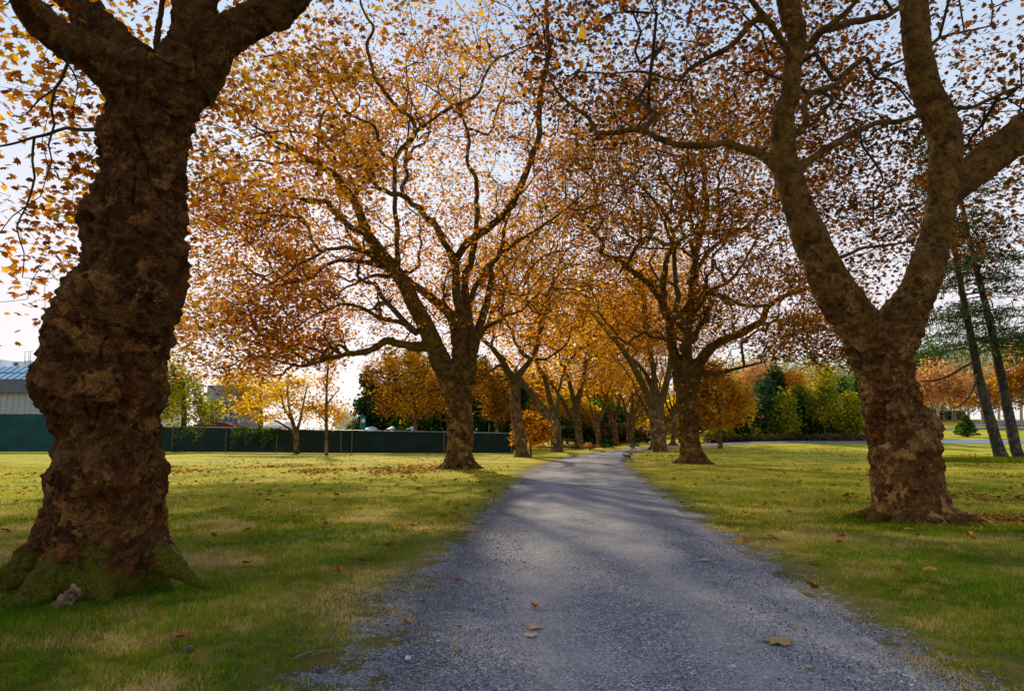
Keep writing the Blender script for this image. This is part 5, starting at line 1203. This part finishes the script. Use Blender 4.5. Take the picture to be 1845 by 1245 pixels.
# stray stones and sticks
def stone(px, py, s, c, label):
    g = ground(px, py); bm = bmesh.new(); bmesh.ops.create_icosphere(bm, subdivisions=2, radius=s)
    for v_ in bm.verts: v_.co *= 1 + .25 * noise.noise(v_.co * (1.2 / s) + Vector((px, py, 0))); v_.co.z *= .7
    me = bpy.data.meshes.new('stone'); bm.to_mesh(me); bm.free(); o = link_mesh('stone', me, plain('stone_%d' % px, c, .85, .25, 40, bump=.3)); o.location = (g[0], g[1], g[2] + .02 + s * .35); tag(o, label, 'stone')
stone(735, 1193, .026, (.50, .50, .56), 'white pebble at the lower left gravel, left of the brown pebble'); stone(938, 1200, .018, (.42, .33, .28), 'brown pebble near the bottom centre'); stone(789, 1161, .016, (.45, .47, .52), 'small grey white pebble above the white one')
stone(1322, 1209, .020, (.46, .47, .55), 'pale pebble on the lower right gravel'); stone(338, 1178, .040, (.10, .09, .11), 'dark stone in the lower left grass'); stone(1157, 1120, .014, (.38, .32, .30), 'small reddish pebble right of the orange curl')
STICK = plain('dry_stick', (.22, .16, .09), .9, .3, 20)
def stick(pts, r, label):
    Q = []
    for i, (x, y) in enumerate(pts):
        g = ground(x, y); Q.append((g[0], g[1], g[2] + .035 + .012 * (i % 2), r * (1 - .5 * i / len(pts))))
    Q = catmull(np.array(Q), .03); m = MB(); m.tube(Q[:, :3], Q[:, 3], 6); tag(m.build('stick', STICK, None, True), label, 'stick')
stick([(528, 1195), (560, 1186), (590, 1182), (620, 1177)], .006, 'long thin curved stick in the lower left verge'); stick([(560, 1192), (575, 1188), (590, 1178)], .004, 'short twig branching beside the long curved stick')
stick([(800, 1101), (830, 1103), (862, 1104)], .006, 'straight brown stick on the gravel left of the orange curl'); stick([(700, 1135), (716, 1139), (728, 1142)], .003, 'thin stalk beside the folded tan leaf')
stick([(880, 1076), (900, 1081)], .005, 'short dark twig on the left gravel above the stick'); stick([(615, 1200), (622, 1206), (628, 1212)], .003, 'tiny bent twig by the bottom edge')

# ------------------------------------------------------------------ leaf litter, grass, loose gravel (uncountable)
rng = np.random.default_rng(21)
LIT = attr_mat('leaf_litter', [(0, (0.10, 0.035, 0.012)), (.4, (0.26, 0.08, 0.015)), (.75, (0.44, 0.17, 0.025)), (1, (0.50, 0.30, 0.09))], trans=.2)
def scatter(n, x0, x1, y0, y1, fn):
    P = np.column_stack([rng.uniform(x0, x1, n), rng.uniform(y0, y1, n)]); m_ = np.array([rng.random() < fn(x, y) for x, y in P]); return P[m_]
def lit_l(x, y):
    a = noise.noise(Vector((x * .28, y * .16, 3))); b_ = math.exp(-((y - (33 + (x + 8) * -.1)) / 5.5) ** 2)
    return max(0.03, (.35 + a * 2.4) * b_ * (1 if x < -2.5 else .3))
def lit_r(x, y):
    a = noise.noise(Vector((x * .12, y * .25, 9))); return max(.02, a * 1.3 - .08)
Pl = scatter(22000, -22, 0, 16, 60, lit_l); Pr = scatter(32000, 9, 45, 15, 85, lit_r)
cl = np.array([12.4, 13.6]) ; cl = ground(1770, 938)[:2]; Pc = cl + rng.normal(size=(420, 2)) * np.array([.75, .35])
Pn = scatter(1500, -16, 18, 5.5, 28, lambda x, y: min(1, .12 + .03 * y) * (.5 + noise.noise(Vector((x * .4, y * .4, 1)))))
PL_ = np.vstack([Pl, Pr, Pc, Pn]); e_ = path_sd(PL_); PL_ = PL_[e_ > .15]
Z_ = np.array([gz(x, y) for x, y in PL_]) + .05 + rng.random(len(PL_)) * .03
sz = .145 * rng.uniform(.6, 1.25, len(PL_)); me = leaves_mesh('leaf_litter', np.column_stack([PL_, Z_]), sz, 'mid', rng.random(len(PL_)), 1.6)
tag(link_mesh('leaf_litter', me, LIT), 'drifts of brown and orange fallen leaves over the lawns', 'leaf litter', None, 'stuff')
Pg = scatter(900, -2, 8, 5, 45, lambda x, y: .5); Pg = Pg[np.abs(path_sd(Pg)) < 1.2]; Zg = np.full(len(Pg), .035)
me = leaves_mesh('leaf_crumbs', np.column_stack([Pg, Zg]), .05 * rng.uniform(.4, 1.3, len(Pg)), 'tri', rng.random(len(Pg)), 2.5)
tag(link_mesh('leaf_crumbs', me, LIT), 'tiny crumbs of dead leaf along both gravel margins', 'leaf litter', None, 'stuff')

GRASS = attr_mat('grass_blades', [(0, (0.08, 0.15, 0.004)), (.3, (0.20, 0.25, 0.006)), (.50, (0.46, 0.42, 0.012)), (.75, (0.66, 0.52, 0.05)), (1, (0.74, 0.58, 0.18))], trans=.42)
GRASSN = attr_mat('grass_blades_near', [(0, (0.030, 0.115, 0.003)), (.3, (0.080, 0.20, 0.005)), (.52, (0.16, 0.235, 0.006)), (.72, (0.33, 0.29, 0.022)), (.85, (0.50, 0.37, 0.11)), (1, (0.60, 0.45, 0.20))], trans=.4)  # darker, greener copy of the blades, foreground shade put into its colours
def grass(name, n, ymin, ymax, h, wd, label, dens_pow=1.0, seed=1, mat=None):
    rng = np.random.default_rng(seed); u = rng.random(n); Y = ymin + (ymax - ymin) * u ** dens_pow; X = (rng.random(n) * 2 - 1) * (Y * .82 + .8)
    P = np.column_stack([X, Y]); e = soft(X, Y, path_sd(P)); k1 = np.array([noise.noise(Vector((x * 1.5, y * 1.5, 0))) for x, y in P]); k2 = np.array([noise.noise(Vector((x * .5, y * .5, 4))) for x, y in P])
    k3 = np.array([noise.noise(Vector((x * 6, y * 6, 7))) for x, y in P])
    keep = (e + k1 * 1.0 + k3 * .35 > rng.random(n) * .55 + .05) & ~((k1 + k3 * .8 < -.30) & (rng.random(n) < .85)); P, e, k1, k2, k3 = P[keep], e[keep], k1[keep], k2[keep], k3[keep]; n = len(P)
    H = h * rng.uniform(.45, 1.25, n) * (1 + .8 * k3) * np.clip(.45 + e * .5, .45, 1.1); a = rng.random(n) * 6.283; ln = rng.uniform(.2, 1.5, n) * H; lay = rng.random(n) < .16; ln[lay] *= 2.2; H[lay] *= .35
    dx, dy = np.cos(a), np.sin(a); b_ = rng.random(n) * 6.283; wx, wy = np.cos(b_) * wd * .5, np.sin(b_) * wd * .5
    z = np.array([gheight(x, y, q) for (x, y), q in zip(P, e)]) - .004
    V = np.zeros((n, 5, 3)); V[:, 0] = np.column_stack([P[:, 0] - wx, P[:, 1] - wy, z]); V[:, 1] = np.column_stack([P[:, 0] + wx, P[:, 1] + wy, z])
    mx, my = P[:, 0] + dx * ln * .35, P[:, 1] + dy * ln * .35
    V[:, 2] = np.column_stack([mx + wx * .8, my + wy * .8, z + H * .65]); V[:, 3] = np.column_stack([mx - wx * .8, my - wy * .8, z + H * .65]); V[:, 4] = np.column_stack([P[:, 0] + dx * ln, P[:, 1] + dy * ln, z + H])
    ff = np.array([0, 1, 2, 3, 3, 2, 4]); FF = (ff[None] + (np.arange(n) * 5)[:, None]).ravel()
    rnd = np.clip(.46 + .8 * k2 + .65 * k1 + .3 * k3 + rng.normal(size=n) * .17 + lay * .3 + np.clip(.8 - e, 0, 1) * .25, 0, 1)
    me = np_mesh(name, V.reshape(-1, 3), FF, np.tile([4, 3], n), {'rnd': np.repeat(rnd, 5)}); tag(link_mesh(name, me, mat or GRASS), label, 'grass', None, 'stuff')
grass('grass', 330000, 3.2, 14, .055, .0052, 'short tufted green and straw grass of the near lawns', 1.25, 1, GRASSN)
grass('mid_grass', 170000, 12, 42, .055, .014, 'short yellow green grass of the lawns further back', 1.3, 2)
# longer green tuft at the pines
n = 6000; c0 = ground(1790, 832)[:2]; P = c0 + rng.normal(size=(n, 2)) * np.array([2.3, .9]); z = np.zeros(n)
H = rng.uniform(.15, .42, n); a = rng.random(n) * 6.283; V = np.zeros((n, 3, 3)); V[:, 0] = np.column_stack([P[:, 0] - .02, P[:, 1], z]); V[:, 1] = np.column_stack([P[:, 0] + .02, P[:, 1], z]); V[:, 2] = np.column_stack([P[:, 0] + np.cos(a) * H * .5, P[:, 1] + np.sin(a) * H * .5, H])
me = np_mesh('tall_grass', V.reshape(-1, 3), np.arange(3 * n), [3] * n, {'rnd': np.repeat(np.clip(rng.normal(size=n) * .12 + .2, 0, 1), 3)}); tag(link_mesh('tall_grass', me, GRASS), 'long green unmown grass around the foot of the leaning pines', 'grass', None, 'stuff')

PEB = attr_mat('loose_stones', [(0, (0.05, 0.055, 0.075)), (.4, (0.15, 0.16, 0.21)), (.8, (0.30, 0.31, 0.38)), (.95, (0.46, 0.46, 0.52)), (1, (0.34, 0.26, 0.22))])
n = 90000; u = rng.random(n); Yp = 3.3 + 9.5 * u ** 1.35; Xp = -4.5 + rng.random(n) * 10.5; P = np.column_stack([Xp, Yp]); e = soft(Xp, Yp, path_sd(P))
k1 = np.array([noise.noise(Vector((x * 1.3, y * 1.3, 2))) for x, y in P]); keep = (e < .25 + k1 * .9) & (rng.random(n) < np.clip(.5 + 1.4 * k1 + .35 * (e > -.9), .05, 1)); P = P[keep]; e = e[keep]; n = len(P)
T = np.array([(1, 0, 0), (-1, 0, 0), (0, 1, 0), (0, -1, 0), (0, 0, .8), (0, 0, -.8)], float); Fo = np.array([(0, 2, 4), (2, 1, 4), (1, 3, 4), (3, 0, 4), (2, 0, 5), (1, 2, 5), (3, 1, 5), (0, 3, 5)])
s = rng.uniform(.003, .0085, n) * (1 + (rng.random(n) < .05) * .9); V = np.einsum('nij,kj->nki', rot_mats(n, .3, rng), T) * s[:, None, None] * rng.uniform(.7, 1.3, (n, 6, 1))
V += np.column_stack([P, .018 + np.where(e < 0, .004, 0)])[:, None, :]
FF = (Fo.ravel()[None] + (np.arange(n) * 6)[:, None]).ravel(); me = np_mesh('loose_gravel', V.reshape(-1, 3), FF, [3] * (8 * n), {'rnd': np.repeat(rng.random(n), 6)}); tag(link_mesh('loose_gravel', me, PEB), 'loose crushed stones over the near path and its edges', 'gravel', None, 'stuff')

# torn pale root at the foot of the nearest trunk
RW = plain('stripped_root', (.26, .14, .075), .9, .85, 7, bump=1.0)
tb = []
for ln in ([(138, 1052, -.58, .08), (112, 1076, -.72, .085), (86, 1097, -.84, .065), (52, 1115, -.95, .03)], [(108, 1080, -.75, .06), (100, 1100, -.88, .05), (92, 1119, -.95, .02)], [(128, 1062, -.66, .055), (126, 1088, -.78, .04), (118, 1108, -.85, .02)]):
    Q = np.array([[*at(x, y + 9, dA + o_), r * .78] for x, y, o_, r in ln]); Q = catmull(Q, .03); tb.append((Q[:, :3], Q[:, 3]))
me = remesh_tubes(tb, .012, 1, knob_disp(.14, 6, .20, 13, 0.06, 22), 'root')
treeA = next(o for o in bpy.data.objects if o.name == 'plane_tree')
link_mesh('root', me, RW, treeA, True)
